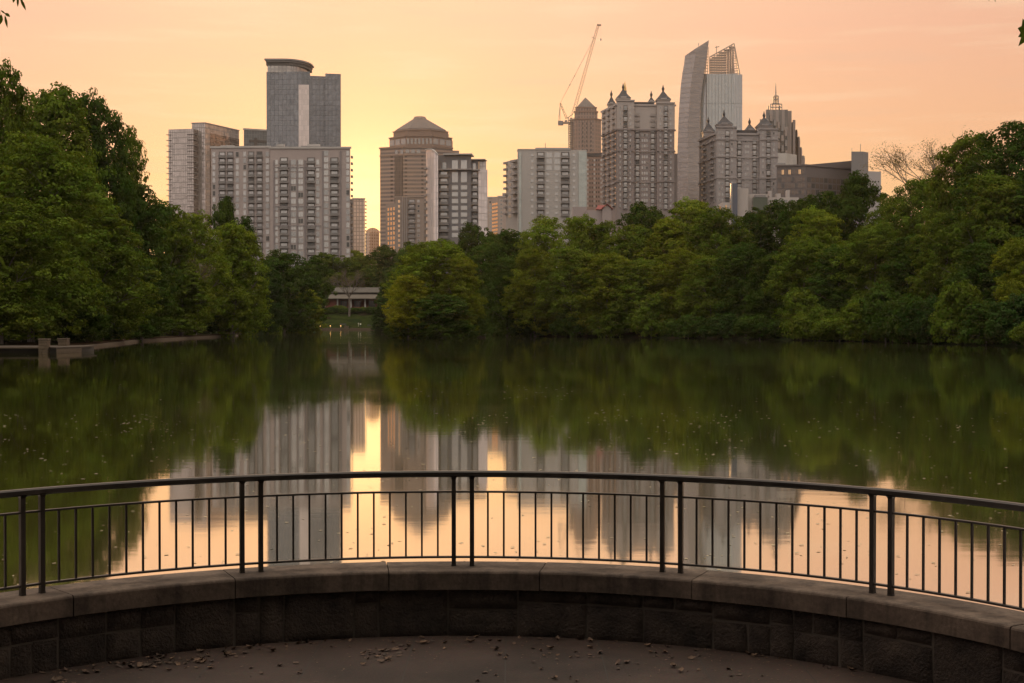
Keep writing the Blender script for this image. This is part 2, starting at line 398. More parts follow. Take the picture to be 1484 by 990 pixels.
def crown(seed, W=6.0, H=20.0, zb=.5, nl=30, leaf=.46, n=26000, lacy=0.0, taper=.35, droop=True):
    """foliage of one tree: lobes filling a tapering body, tufts on every lobe, leaves on every tuft"""
    rng = np.random.default_rng(seed)
    lob = []; body = lambda tt: (max(0.0, 1-abs((tt-.42)/.60)**3.0)**.42 if tt > .42 else .80+.20*(tt/.42))*(1-taper*max(0, tt-.3))
    nq = int(nl*1.15)
    for i in range(nq):
        tt = min(.97, (i+.5)/nq); rad = rng.uniform(.25, .43)*W; a = rng.uniform(0, 2*pi)
        rmax = max(0.0, body(tt)*W*rng.uniform(.86, 1.06)-rad*.8); rr = rmax*rng.uniform(.80, 1.12)
        lob.append((rr*cos(a), rr*sin(a), zb+rad*.5+(H-zb-rad*1.1)*tt, rad))
    for i in range(8):      # core
        tt = (i+.5)/8; lob.append((rng.normal(0, .06)*W, rng.normal(0, .06)*W, zb+(H-zb)*(.08+.72*tt), W*.40*(1-.3*tt)))
    cen = []; nor = []; ch = []; cv = []
    area = np.array([l[3]**2 for l in lob]); area /= area.sum()
    for l, ar in zip(lob, area):
        m = max(3, int(n*ar)); nt = max(8, int(22*(l[3]/(.35*W))**1.2))
        d = rng.normal(0, 1, (nt, 3)); d[:, 2] = d[:, 2]*.9+.55; d /= np.linalg.norm(d, axis=1)[:, None]
        tr_ = l[3]*rng.uniform(.17, .36, nt)
        tc_ = np.array(l[:3])+d*(l[3]*rng.uniform(.72, 1.04+lacy*.5, nt))[:, None]*np.array([1, 1, .85])
        k = rng.choice(nt, m, p=tr_**1.6/(tr_**1.6).sum())
        dd = rng.normal(0, 1, (m, 3)); dd /= np.linalg.norm(dd, axis=1)[:, None]
        rad = rng.uniform(.45, 1.08, m)**.6
        p = tc_[k]+dd*(tr_[k]*rad)[:, None]*np.array([1.15, 1.15, .72])
        cen.append(p); nn_ = d[k]*.45+dd*.95; nn_[:, 2] += .40; nor.append(nn_)
        hh = rng.random(nt); vv = rng.random(nt)
        lh = rng.random(); lv = rng.random(); ch.append(hh[k]*.5+lh*.5); cv.append(vv[k]*.55+lv*.45)
    cen = np.concatenate(cen); nor = np.concatenate(nor); ch = np.concatenate(ch); cv = np.concatenate(cv)
    rq = np.quantile(np.hypot(cen[:, 0], cen[:, 1]), .985); cen[:, :2] *= W/rq; cen[:, 2] = zb+(cen[:, 2]-zb)*(H-zb)/(np.quantile(cen[:, 2], .9985)-zb)
    keep = cen[:, 2] > .15; cen, nor, ch, cv = cen[keep], nor[keep], ch[keep], cv[keep]
    return leaves_mesh('crown', cen, nor, leaf, rng, clump=(ch, cv)), lob
def trunk(seed, H, lob, r=.28, name='trunk', nb=9):
    rng = random.Random(seed); mb = MB()
    top = H*.82; pts = []; rad = []
    ox = rng.uniform(-.4, .4); oy = rng.uniform(-.4, .4)
    for i in range(8):
        t_ = i/7; pts.append((ox*sin(t_*3), oy*sin(t_*2.4), -.8+t_*(top+.8))); rad.append(r*(1.25 if i == 0 else 1-.85*t_))
    mb.tube(pts, rad, BARK, 8)
    ls = sorted(lob, key=lambda l: rng.random())[:nb]
    for l in ls:
        zs = max(.8, l[2]*.55); t_ = (zs+.8)/(top+.8)
        s0 = Vector((ox*sin(t_*3), oy*sin(t_*2.4), zs)); e = Vector(l[:3]); mid = s0.lerp(e, .5)+Vector((0, 0, .06*H*rng.uniform(-.5, 1)))
        rr = r*(1-.85*t_)*.6
        mb.tube([s0, mid, e], [rr, rr*.6, rr*.2], BARK, 6)
        for q in range(3):
            e2 = e+Vector((rng.gauss(0, 1), rng.gauss(0, 1), rng.gauss(.3, .7)))*l[3]*.6
            mb.tube([mid.lerp(e, .5), e2], [rr*.4, rr*.1], BARK, 5)
    return mb
TREE = {}
def mk(key, seed, kw, tr=None):
    me, lob = crown(seed, **kw); H = kw.get('H', 20.0)
    tb = trunk(seed, H, lob, r=(tr or .30)).build('trunk'); tm = tb.data; bpy.data.objects.remove(tb)
    TREE[key] = (me, tm, kw.get('W', 6.0), H)
mk('a', 1, dict(W=6.2, H=20))
mk('b', 2, dict(W=6.8, H=20, nl=34, taper=.2))
mk('c', 3, dict(W=5.6, H=20, nl=26, taper=.5))
mk('d', 4, dict(W=7.2, H=20, nl=38, taper=.1, n=30000))
mk('e', 5, dict(W=6.0, H=20, nl=30, taper=.3, lacy=.5, n=22000, leaf=.36))
mk('l', 6, dict(W=6.5, H=20, nl=24, taper=.3, lacy=1.0, n=12000, leaf=.34, zb=4))
mk('r', 8, dict(W=8.0, H=20, zb=2.5, nl=30, taper=-.1, n=30000))            # round-headed
mk('f', 11, dict(W=7.0, H=20, nl=46, taper=.15, n=40000, leaf=.36))         # finer, for the ones close by
mk('g', 12, dict(W=7.0, H=20, nl=40, taper=.35, n=40000, leaf=.36, lacy=.4))
mk('s', 9, dict(W=4.0, H=5.5, zb=.1, nl=20, taper=.2, n=11000, leaf=.34), .12)
mk('t', 10, dict(W=4.6, H=4.6, zb=.1, nl=22, taper=.0, n=11000, leaf=.34), .12)
DG = (.037, .064, .011); MG = (.072, .104, .013); LG = (.105, .146, .015); YG = (.150, .165, .013); BG = (.027, .050, .012); OL = (.100, .122, .012)
def plant(key, xc, ytop, hw, D, col, label, name='tree', cat='tree', group=None, rot=None, wx=None):
    """xc, ytop, hw: where the crown's middle, top and half width are seen in the photo; D: metres away"""
    me, tm, W, H = TREE[key]
    hw = hw*(1.25 if group and 'towers' in group else 1.12)
    x = xx(xc, D); z0 = tz(x, D); h = zz(ytop, D)-z0; sx = (hw/F*D)/W; sz_ = h/H
    sy = max(sx, .7) if sx < 1.6 else sx
    o = empty(name, (x, D, z0), label, cat, group)
    o.rotation_euler = (0, 0, random.uniform(0, 6.28) if rot is None else rot)
    s = sx*.96
    o.scale = (s, s, sz_*.985)
    for nm, dat in (('crown', me), ('trunk', tm)):
        c_ = bpy.data.objects.new(nm, dat); C.objects.link(c_); c_.parent = o
        k = random.uniform(.9, 1.12); c_.color = (col[0]*k, col[1]*k, col[2]*k, 1)
    return o
GB1 = 'trees along the bank beside the stone landing'; GB2 = 'trees along the bank below the towers'; GC = 'trees around the lakeside pavilion'; GI = 'trees on the small island'
T = [
 # bank beside the landing (towards -X)
 ('g', 2, 90, 62, 190, MG, 'tall dark tree towering highest above the stone landing', GB1),
 ('f', 72, 124, 88, 212, MG, 'tall tree behind the broad one beside the landing', GB1),
 ('g', 135, 133, 62, 228, DG, 'tall tree with lacy top, second highest above the stone landing', GB1),
 ('e', 186, 178, 36, 240, MG, 'airy tree whose leaf sprays stand golden against the sunset', GB1),
 ('f', 45, 190, 105, 168, MG, 'broad green tree in front, right above the two stone pillars', GB1),
 ('g', 140, 300, 80, 196, MG, 'broad mid-green tree overhanging the path past the stone landing', GB1),
 ('f', 0, 280, 95, 156, MG, 'big leafy tree cut by the picture edge behind the landing deck', GB1),
 ('d', 200, 268, 55, 236, DG, 'dark tree below the golden leaf sprays', GB1),
 ('b', 240, 292, 48, 262, MG, 'tree rising just beside the slim glass apartment tower', GB1),
 ('e', 282, 306, 46, 276, LG, 'light green tree with pale bare stems showing low down', GB1),
 ('r', 335, 283, 34, 318, DG, 'round-topped dark tree in front of the wide pale apartment block', GB1),
 ('g', 338, 322, 50, 292, LG, 'bright green weeping tree leaning out at the end of the bank', GB1),
 ('c', 262, 380, 42, 262, MG, 'slender tree low on the bank below the slim glass tower', GB1),
 ('d', 95, 390, 62, 176, DG, 'low dark leafy tree just behind the second stone pillar', GB1),
 ('a', 205, 380, 45, 222, DG, 'small dark tree where the bank path curves', GB1),
 ('b', 318, 402, 48, 296, MG, 'bushy tree touching the water near the small jetty', GB1),
 # around the pavilion
 ('d', 412, 362, 46, 400, DG, 'dark broad tree below the wide apartment block beside the pavilion lawn', GC),
 ('b', 386, 385, 30, 372, BG, 'dark tree in the corner of the bay next to the weeping tree', GC),
 ('r', 448, 372, 34, 440, DG, 'dark tree overhanging the brick end of the pavilion', GC),
 ('a', 436, 415, 34, 420, OL, 'brownish green tree low down beside the pavilion lawn', GC),
 ('r', 482, 366, 38, 668, MG, 'hazy tree rising behind the brick wing of the pavilion', GC),
 ('d', 528, 370, 40, 672, MG, 'hazy tree rising behind the middle of the pavilion roof', GC),
 ('b', 512, 362, 26, 700, LG, 'pale tree top in front of the foot of the wide apartment block', GC),
 ('r', 566, 354, 34, 640, DG, 'dark tree at the foot of the domed tower', GC),
 ('d', 600, 350, 34, 560, DG, 'dark tree seen past the island tree towards the domed tower', GC),
 ('a', 570, 392, 26, 500, DG, 'shaded tree between the pavilion and the island', GC),
 ('c', 560, 430, 22, 430, BG, 'small dark tree at the pavilion landing beside the island', GC),
 # island
 ('f', 628, 347, 60, 279, LG, 'large spreading olive green tree crowning the island', GI),
 ('g', 592, 398, 36, 270, YG, 'yellow-leaved tree on the island facing the pavilion', GI),
 ('g', 668, 372, 36, 272, OL, 'tall green tree on the island facing the wooded bank', GI),
 ('d', 640, 425, 46, 268, DG, 'low dark spreading tree at the middle of the island', GI),
 # bank below the towers, back row, makes the skyline
 ('r', 692, 322, 30, 420, DG, 'dark rounded tree below the glass-cornered apartment block', GB2),
 ('d', 715, 338, 42, 360, DG, 'dark tree just behind the island towards the wooded bank', GB2),
 ('b', 742, 332, 40, 340, DG, 'green tree below the pale slab block with stacked balconies', GB2),
 ('e', 792, 312, 40, 330, LG, 'light green tree in front of the pale slab block', GB2),
 ('g', 842, 312, 42, 322, LG, 'light green tree below the small red gabled roof', GB2),
 ('b', 880, 320, 34, 322, MG, 'green tree just beyond the red gabled roof', GB2),
 ('r', 942, 291, 40, 345, DG, 'dark dome-shaped tree at the foot of the tall turreted tower', GB2),
 ('b', 915, 325, 42, 310, MG, 'green tree in front of the dark dome-shaped one', GB2),
 ('g', 1000, 287, 44, 318, LG, 'bright feathery tree at the foot of the curved glass tower', GB2),
 ('a', 965, 315, 40, 298, OL, 'olive tree in the middle of the wooded bank', GB2),
 ('f', 1045, 300, 45, 292, MG, 'full green tree below the shorter turreted building', GB2),
 ('r', 1105, 290, 50, 300, DG, 'dark tree hiding the foot of the low terraced building', GB2),
 ('d', 1165, 283, 40, 290, DG, 'dark tree below the long dark office building', GB2),
 ('r', 1228, 250, 48, 278, DG, 'dark dome-shaped tree standing highest below the long office building', GB2),
 ('g', 1180, 300, 48, 262, LG, 'bright green tree in front of the highest dark dome', GB2),
 ('e', 1290, 282, 36, 268, MG, 'small airy tree top under the bare-branched one', GB2),
 ('f', 1330, 256, 50, 250, MG, 'green tree beneath the bare-branched one', GB2),
 ('g', 1405, 192, 62, 226, MG, 'very tall tree reaching out over the wooded bank', GB2),
 ('f', 1480, 170, 85, 214, DG, 'tallest dark tree, cut by the picture edge', GB2),
 ('g', 1440, 250, 62, 205, MG, 'tall green tree in front of the tallest dark one', GB2),
 # front row at the water
 ('g', 735, 372, 36, 304, DG, 'smaller tree overhanging the water beside the island', GB2),
 ('f', 775, 360, 40, 300, OL, 'olive green tree at the water under the pale slab block', GB2),
 ('g', 830, 358, 44, 294, MG, 'middle-sized tree at the water under the red gabled roof', GB2),
 ('f', 880, 366, 44, 290, OL, 'yellowish tree at the water, lighter than its neighbours', GB2),
 ('g', 935, 375, 44, 284, MG, 'tree dipping its boughs in the lake under the tall turreted tower', GB2),
 ('f', 985, 360, 44, 278, OL, 'wide olive tree at the water under the curved glass tower', GB2),
 ('g', 1030, 372, 42, 270, MG, 'tree at the water under the shorter turreted building', GB2),
 ('f', 1080, 352, 44, 262, DG, 'dark tree at the water under the terraced building', GB2),
 ('g', 1125, 365, 42, 254, DG, 'shaded tree at the water between two lighter ones', GB2),
 ('f', 1165, 345, 44, 246, MG, 'blue-green tree at the water under the long office building', GB2),
 ('g', 1215, 355, 46, 238, DG, 'deep green tree at the water under the highest dark dome', GB2),
 ('f', 1268, 322, 48, 232, MG, 'large leafy tree at the water with a reddish vine patch', GB2),
 ('g', 1320, 340, 46, 222, DG, 'dark tree at the water under the bare-branched one', GB2),
 ('f', 1372, 305, 50, 212, MG, 'billowing green tree at the water near the picture edge', GB2),
 ('g', 1425, 350, 46, 198, DG, 'dark tree at the water in front of the billowing one', GB2),
 ('f', 1482, 345, 40, 184, OL, 'yellowish tree in front, cut by the picture edge', GB2),
 ('f', 1545, 240, 80, 200, DG, 'dark tree just beyond the yellowish one at the picture edge', GB2),
]
for k, xc, yt, hw, D, col, lab, grp in T:
    plant(k, xc, yt, hw, D, col, lab, group=grp)
# low bushes along the shores
SH = [(30, 172, 'behind the landing deck'), (100, 182, 'beside the second stone pillar'), (150, 200, 'where the path leaves the landing'), (200, 232, 'half way along the bank path'), (250, 262, 'below the pale bare stems'),
      (300, 296, 'by the small jetty'), (350, 345, 'past the small jetty'), (385, 385, 'in the corner of the bay'), (425, 432, 'near the pavilion lawn')]
for i, (px, D, where) in enumerate(SH):
    plant('st'[i % 2], px, 0, 24 if D < 320 else 18, D, [DG, MG, BG][i % 3], 'low leafy bush on the bank '+where, 'bank_bush', 'bush', 'bushes along the lake shore').scale = (1, 1, random.uniform(.8, 1.3))
under = ['pale slab block', 'red gabled roof', 'tall turreted tower', 'curved glass tower', 'shorter turreted building', 'long office building', 'highest dark dome', 'bare-branched tree', 'tall trees by the picture edge']
# shore points along the wooded bank
shore = [(60.5, 193), (57.5, 206.5), (63.5, 179), (66, 166), (54, 219), (50, 231), (-2, 335), (4, 302), (12, 293), (20, 287), (27, 276), (33, 266), (38, 256), (43, 247), (48, 236), (52, 226), (56, 213), (59, 200), (62, 186), (65, 172), (68, 160)]
pl = ['leafy', 'dark', 'shaded', 'dense', 'trailing']
for i, (sx_, sy_) in enumerate(shore):
    px = CX+F*sx_/sy_
    u_ = min(range(9), key=lambda q: abs([790, 875, 930, 1010, 1070, 1180, 1235, 1340, 1450][q]-px))
    o = plant('st'[i % 2], px, 0, 26, sy_-1.5, [MG, DG, BG, DG, MG][i % 5], pl[i % 5]+' bush hanging over the water below the '+under[u_], 'bank_bush', 'bush', 'bushes along the lake shore')
    o.scale = (1.0, 1.0, random.uniform(.7, 1.6))
for px, D, lab in ((585, 272, 'bush at the pavilion end of the island'), (625, 270, 'bush at the stony middle of the island'), (668, 270, 'bush at the water at the far end of the island'), (692, 274, 'trailing bush closing the end of the island')):
    plant('st'[px % 2], px, 0, 18, D, DG, lab, 'island_bush', 'bush', 'bushes on the small island').scale = (.8, .8, .75)

# the woods go on along both shores, beyond the frame
NS = [(-63, 128, 22, 'f', 'tree on the shore just short of the landing deck'), (-76, 112, 24, 'g', 'tall tree set back behind the landing'), (-64, 96, 20, 'f', 'tree half way along the near shore'), (-55, 66, 18, 'g', 'tree leaning over the near shore water'),
      (-48, 40, 16, 'd', 'tree close to the overlook on the landing side'), (-78, 80, 23, 'f', 'tall tree in the near woods'), (-84, 140, 25, 'g', 'tall tree in the woods behind the landing'),
      (86, 132, 23, 'f', 'tree where the wooded bank turns back'), (84, 104, 22, 'g', 'tree on the wooded side opposite the landing'), (82, 76, 20, 'f', 'tree on the wooded side nearer the overlook'), (70, 50, 18, 'd', 'tree close to the overlook on the wooded side'), (98, 150, 25, 'g', 'tall tree deep in the wooded side')]
for x, y, h, k, lab in NS:
    me, tm, W, H = TREE[k]; o = empty('tree', (x, y, tz(x, y)), lab, 'tree', 'trees along the near shores'); o.scale = (1.15, 1.15, h/H); o.rotation_euler[2] = random.uniform(0, 6)
    for nm, dat in (('crown', me), ('trunk', tm)):
        c_ = bpy.data.objects.new(nm, dat); C.objects.link(c_); c_.parent = o; c_.color = (*random.choice([DG, MG, OL]), 1)
# bare-branched tree
def bare_tree(name, xc, ytop, D, spread, label, seed, col=(.15, .12, .06)):
    x = xx(xc, D); z0 = tz(x, D); H = zz(ytop, D)-z0; rng = random.Random(seed)
    e = empty(name, (x, D, z0), label, 'tree'); mb = MB(); tips = []
    def grow(p, d, L, r, k):
        q = p+d*L*.55+Vector((rng.gauss(0, .04), rng.gauss(0, .04), 0))*L; e_ = q+(d+Vector((rng.gauss(0, .15), rng.gauss(0, .15), rng.gauss(.05, .1)))).normalized()*L*.5
        mb.tube([p, q, e_], [r, r*.8, r*.6], BARK, 5)
        if k == 0: tips.extend([q, e_]); return
        for j in range(3):
            nd = (d+Vector((rng.gauss(0, .5), rng.gauss(0, .5), rng.gauss(.05, .3)))*.9).normalized(); nd.z = abs(nd.z)*.8+.12
            grow(e_ if j else q, nd.normalized(), L*.72, r*.58, k-1)
        if k <= 2: tips.append(e_)
    for j in range(5):
        a = j*1.26+.4; grow(Vector((x, D, z0+H*.42)), Vector((cos(a)*spread, sin(a)*.6, 1)).normalized(), H*.22, .22, 4)
    mb.tube([(x, D, z0-.5), (x+.2, D, z0+H*.25), (x, D, z0+H*.44)], [.5, .4, .3], BARK, 8)
    mb.build('trunk', e)
    rn = np.random.default_rng(seed); tp = np.array([tuple(t_) for t_ in tips])-np.array([x, D, z0])
    nb = 1600 if xc != 1378 else 7000; k = rn.integers(0, len(tp), nb); cen = tp[k]+rn.normal(0, .42, (nb, 3))
    o = bpy.data.objects.new('crown', leaves_mesh('crown', cen, rn.normal(0, 1, (nb, 3)), .24, rn)); C.objects.link(o); o.parent = e; o.color = (*col, 1)
    return e
bare_tree('bare_tree', 1378, 196, 262, .72, 'sparse tree with pinkish bare twigs standing against the peach sky', 3, (.16, .12, .05))
bare_tree('bare_tree', 506, 392, 600, .9, 'thin dark forked tree in front of the pavilion columns', 5)
bare_tree('pale_stemmed_tree', 262, 372, 266, .5, 'tree with several pale bare stems rising from the bank path', 8)

# unseen trees added behind and over the overlook to darken the paving
mk('h', 15, dict(W=7.2, H=15, zb=6.0, nl=34, taper=.0, n=60000, leaf=.36))
BH = [('h', 0.2, -2.6, 15.2, 'added shade tree whose crown hangs high over the middle of the overlook'), ('h', -5.2, -1.6, 14.5, 'added shade tree whose crown spreads over the overlook from the jetty side'), ('h', 5.6, -2.2, 15, 'added shade tree whose crown spreads over the overlook from the wooded side'), ('h', .5, -7.5, 15.5, 'added shade tree whose crown closes over the path behind the overlook'),
      ('f', -9.5, -3.5, 11.5, 'added shade tree standing behind the overlook on the jetty-bank side'), ('g', 8.8, -3.0, 12, 'added shade tree standing behind the overlook on the wooded-bank side'),
      ('f', -1.5, -11, 13, 'tall shade tree added straight behind the overlook path'), ('d', -14, -13, 15, 'shade tree added farther back behind the overlook path'), ('d', 12, -15, 15, 'shade tree added farther back towards the wooded bank'),
      ('d', -26, -6, 13, 'shade tree added beside the shore beyond the paving'), ('d', 26, -4, 13, 'shade tree added on the near shore towards the wooded bank'), ('d', 0, -26, 17, 'tall shade tree added at the back of the near woods')]
for k, x, y, h, lab in BH:
    me, tm, W, H = TREE[k]
    o = empty('added_shade_tree', (x, y, tz(x, y)), lab, 'tree', 'trees added behind the overlook for shade'); s = (h/18) if k != 'h' else 1.1
    o.scale = (s*.9, s*.9, h/H); o.rotation_euler[2] = random.uniform(0, 6)
    for nm, dat in (('crown', me), ('trunk', tm)):
        c_ = bpy.data.objects.new(nm, dat); C.objects.link(c_); c_.parent = o; c_.color = (*MG, 1)
# ------------------------------------------------------------------ buildings
class Fr:       # one facade: a straight wall seen from the lake, A at its -u end
    def __init__(s, A, B):
        s.A = Vector((A[0], A[1])); d = Vector((B[0]-A[0], B[1]-A[1])); s.L = d.length; s.u = d/s.L; s.n = Vector((s.u.y, -s.u.x))
    def P(s, u, z, o=0.0): q = s.A+s.u*u+s.n*o; return Vector((q.x, q.y, z))
    def px(s, x):     # where the sight line of picture column x meets this wall
        k = (x-CX)/F; a = s.A; d = s.u
        return (k*a.y-a.x)/(d.x-k*d.y)
    def box(s, mb, u0, u1, z0, z1, o0, o1, mat):
        mb.hexa([s.P(u0, z0, o1), s.P(u1, z0, o1), s.P(u1, z0, o0), s.P(u0, z0, o0), s.P(u0, z1, o1), s.P(u1, z1, o1), s.P(u1, z1, o0), s.P(u0, z1, o0)], mat)
class Bld:
    def __init__(s, name, px, D, label, cat='building', group=None):
        s.x = xx(px, D); s.D = D; s.z = tz(s.x, D)-1
        s.e = empty(name, (s.x, D, s.z), label, cat, group); s.mb = {}; s.one = []; s.items = {'window': [], 'balcony': []}
    SOLO = {'balcony_slab', 'string_course', 'corner_balcony', 'roof_vent', 'end_balcony', 'side_balcony', 'roof_mast', 'turret', 'turret_roof', 'finial', 'bay', 'pilaster', 'column',
            'cornice', 'edge_board', 'fin', 'roof_box', 'pendant_line', 'glass_bay', 'stone_bay', 'window', 'roof_slab', 'terrace_slab', 'corner_glazing', 'green_glazing', 'dark_side', 'tower_step'}
    def part(s, name):
        if name in s.SOLO: m = MB(); s.one.append((name, m)); return m
        return s.mb.setdefault(name, MB())
    def block(s, pts, ytop, mat, part='wall', back=22, Dz=None, ybot=None, cap=None):
        P = [(xx(px, D), D) for px, D in pts]
        Bk = [(p[0]+ (0 if i else .0), max(q[1] for q in P)+back) for i, p in enumerate(P)]
        yb = Bk[0][1]; kx = lambda p, s_: p[0]*yb/p[1]+s_*.4
        poly = P+[(min(kx(P[-1], -1), P[-1][0]+back*.3), yb), (max(kx(P[0], 1), P[0][0]-back*.3), yb)]
        zt = zz(ytop, Dz or P[0][1]); zb = s.z if ybot is None else zz(ybot, Dz or P[0][1])
        s.part(part).prism(poly, zb, zt, mat, cap=cap or M['roofdark'])
        return [Fr(P[i], P[i+1]) for i in range(len(P)-1)], zt
    def win(s, fr, u0, u1, z0, z1, glass=None, frame=None, o=.0, mull=1, dv=0):
        s.items['window'].append((abs(u1-u0)*(z1-z0), fr, u0, u1, z0, z1, glass or random.choice(GL), frame or M['trim_white'], o, mull))
    def balc(s, fr, u0, u1, z0, z1, depth=1.3, kind=0, glass=None, rail=None):
        s.items['balcony'].append((abs(u1-u0)*(z1-z0), fr, u0, u1, z0, z1, depth, kind, glass or random.choice(GL), rail or M['railgrey']))
    def _win(s, mb, it):
        _, fr, u0, u1, z0, z1, gl, fm, o, mull = it
        t = min(.14, (u1-u0)*.12); fr.box(mb, u0, u1, z0, z1, o+.005, o+.09, fm)
        n = max(1, mull); w = (u1-u0-t*(n+1))/n
        for i in range(n):
            a = u0+t+i*(w+t); fr.box(mb, a, a+w, z0+t, z1-t, o+.05, o+.12, gl)
    def _balc(s, mb, it):
        _, fr, u0, u1, z0, z1, dp, kind, gl, rl = it
        fr.box(mb, u0, u1, z0, z1, .005, .06, M['recess'])  # dark panel on the wall stands in for a shaded recess
        w = u1-u0; fr.box(mb, u0+w*.14, u1-w*.14, z0+.1, z0+(z1-z0)*.84, .03, .11, gl)
        fr.box(mb, u0-.1, u1+.1, z0-.22, z0, .005, dp, M['slab'])
        if kind == 0:
            fr.box(mb, u0-.1, u1+.1, z0+.05, z0+1.0, dp-.06, dp-.02, rl)
        else:
            n = max(3, int(w/.5))
            fr.box(mb, u0-.1, u1+.1, z0+.95, z0+1.05, dp-.1, dp-.02, rl)
            for i in range(n+1):
                a = u0-.1+(w+.1)*i/n; fr.box(mb, a, a+.1, z0, z0+.95, dp-.1, dp-.03, rl)
    def done(s):
        for nm, mb in list(s.mb.items())+s.one: mb.build(nm, s.e)
        for nm, L in s.items.items():
            L.sort(key=lambda t: -t[0]); fn = s._win if nm == 'window' else s._balc
            L = sorted(L, key=lambda t: (t[1].P(t[2], t[4]).y > 99999, -t[0]))
            big = L[:100]
            for it in big:
                mb = MB(); fn(mb, it); mb.build(nm, s.e)
            if len(L) > 100:
                mb = MB()
                for it in L[100:]: fn(mb, it)
                mb.build(nm, s.e, kind='stuff')
    def rows(s, y0, dy, n, D): return [zz(y0+dy*i, D) for i in range(n)]
    def col(s, what, fr, x0, x1, y0, dy, n, D, frac=.62, **kw):
        """a column of windows or balconies between picture columns x0..x1, first floor slab line at y0, then every dy"""
        u0, u1 = fr.px(x0), fr.px(x1)
        for i in range(n):
            zt = zz(y0+dy*i, D); h = dy/F*D; zb = zt-h
            if zb < s.z+3: break
            if what == 'w': s.win(fr, u0, u1, zb+h*(.5-frac/2), zb+h*(.5+frac/2), **kw)
            else: s.balc(fr, u0, u1, zb+.12, zt-.25, **kw)
    def cornice(s, fr, z, h=.8, out=.6, mat=None, part='cornice', u0=None, u1=None):
        fr.box(s.part(part), -out if u0 is None else u0, fr.L+out if u1 is None else u1, z-h, z, -.4, out, mat or M['trim_white'])

# -- slim glass apartment tower with two wings
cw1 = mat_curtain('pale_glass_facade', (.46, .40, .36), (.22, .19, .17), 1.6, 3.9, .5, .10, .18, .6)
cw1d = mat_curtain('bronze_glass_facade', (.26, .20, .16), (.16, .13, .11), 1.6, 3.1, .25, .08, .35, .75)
b = Bld('glass_apartment_tower', 281, 1000, 'slim glass apartment tower with small balconies, standing apart beyond the lacy trees')
fs_, zt = b.block([(245, 1004), (281, 1000), (308, 1030)], 186.5, cw1, 'lower_wing', back=20, Dz=1000)
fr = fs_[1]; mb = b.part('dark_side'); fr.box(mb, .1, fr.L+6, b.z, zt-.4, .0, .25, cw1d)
for i in range(24):
    z_ = zt-4-i*3.9
    f0 = fs_[0]; f0.box(b.part('balcony_slab'), -1.3, 2.2, z_, z_+.3, -1, 1.3, M['slab'])
    f0.box(b.part('balcony_slab'), f0.L-4.5, f0.L+.9, z_, z_+.3, 0, 1.4, M['slab'])
    if i < 12: fs_[1].box(b.part('balcony_slab'), 0, 4.5, z_, z_+.3, 0, 1.6, M['slab'])
f2, zt2 = b.block([(279, 1008), (298, 1006), (347, 1046)], 178, cw1, 'upper_wing', back=15, Dz=1006)
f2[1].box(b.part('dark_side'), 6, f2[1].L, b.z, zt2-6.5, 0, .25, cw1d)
for f_ in f2: b.cornice(f_, zt2+.3, .6, .4, M['slab'])
b.done()
# -- blue-grey slab behind
b = Bld('grey_office_slab', 371, 1150, 'small bluish grey slab with curved roof edge, behind the wide apartment block', )
cwg = mat_curtain('blue_grey_glass', (.25, .27, .28), (.16, .16, .16), 2.2, 3.6, .4, .2, .15, .4)
f_, zt = b.block([(354, 1150), (395, 1160)], 188, cwg)
f_[0].box(b.part('parapet'), -.4, f_[0].L+.4, zt-.2, zt+1.2, -1, .4, M['trim_white'])
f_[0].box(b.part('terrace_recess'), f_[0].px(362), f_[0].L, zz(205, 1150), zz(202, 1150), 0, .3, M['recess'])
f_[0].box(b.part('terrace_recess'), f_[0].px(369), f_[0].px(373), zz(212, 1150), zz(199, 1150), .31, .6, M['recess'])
b.done()
# -- dark glass tower with the round crown
cwd = mat_curtain('dark_glass_facade', (.165, .165, .17), (.105, .10, .10), 3.0, 3.9, .22, .08, .10, .8)
cwl = mat_curtain('light_glass_strip', (.62, .52, .48), (.5, .42, .38), 1.5, 3.9, .25, .3, .12, .3)
cwc = mat_curtain('crown_glass', (.36, .32, .29), (.20, .18, .17), 3.0, 6.5, .5, .2, .2, .4)
D = 1080
b = Bld('dark_glass_tower', 441, D, 'tallest dark glass tower with a pale vertical strip and rounded flat crown')
f_, zt = b.block([(387, D+2), (437, D)], 103.6, cwd, 'tower_shaft', back=34, Dz=D)
f1, z1 = b.block([(437, D+.5), (450, D+1)], 103.6, cwd, 'stair_core', back=30, Dz=D)
f3, z3 = b.block([(450, D+1), (494.5, D+6)], 109.5, cwd, 'tower_shaft', back=30, Dz=D)
b.block([(472, D+1.6), (494.5, D+4)], 106, cwd, 'roof_box', back=20, Dz=D)
f1[0].box(b.part('pale_strip'), f1[0].px(433.5), f1[0].px(448.5), b.z, zz(123, D), 0.1, 1.0, cwl)
# crown: glazed drum segment under an oversailing slab, both curved towards +X
def arc_pts(x0, x1, xr, Dd, k=10, bulge=24):
    P = [(xx(x0, Dd), Dd)]
    cx0 = xx(xr, Dd)
    for i in range(k+1):
        a = -pi/2+pi/2*i/k; P.append((cx0+(xx(x1, Dd)-cx0)*cos(a), Dd+bulge+bulge*sin(a)))
    P.append((xx(x1, Dd), Dd+34)); P.append((xx(x0, Dd), Dd+34)); return P
b.part('crown_glazing').prism(arc_pts(388.5, 441, 415, D+1), zz(104.5, D), zz(92, D), cwc)
b.part('crown_louvre').prism(arc_pts(386.5, 444, 415, D+.3), zz(94.5, D), zz(90, D), M['recess'])
top = arc_pts(384, 447, 412, D-2, bulge=26); zc_ = [zz(85.5, D)]*len(top)
b.part('crown_roof').prism(top, zz(87.8, D), zc_, M['metal_grey'])
b.part('crown_roof').prism(arc_pts(386, 445, 412, D-1, bulge=25), zz(90, D), zz(87.9, D), M['metal_grey'])
b.done()
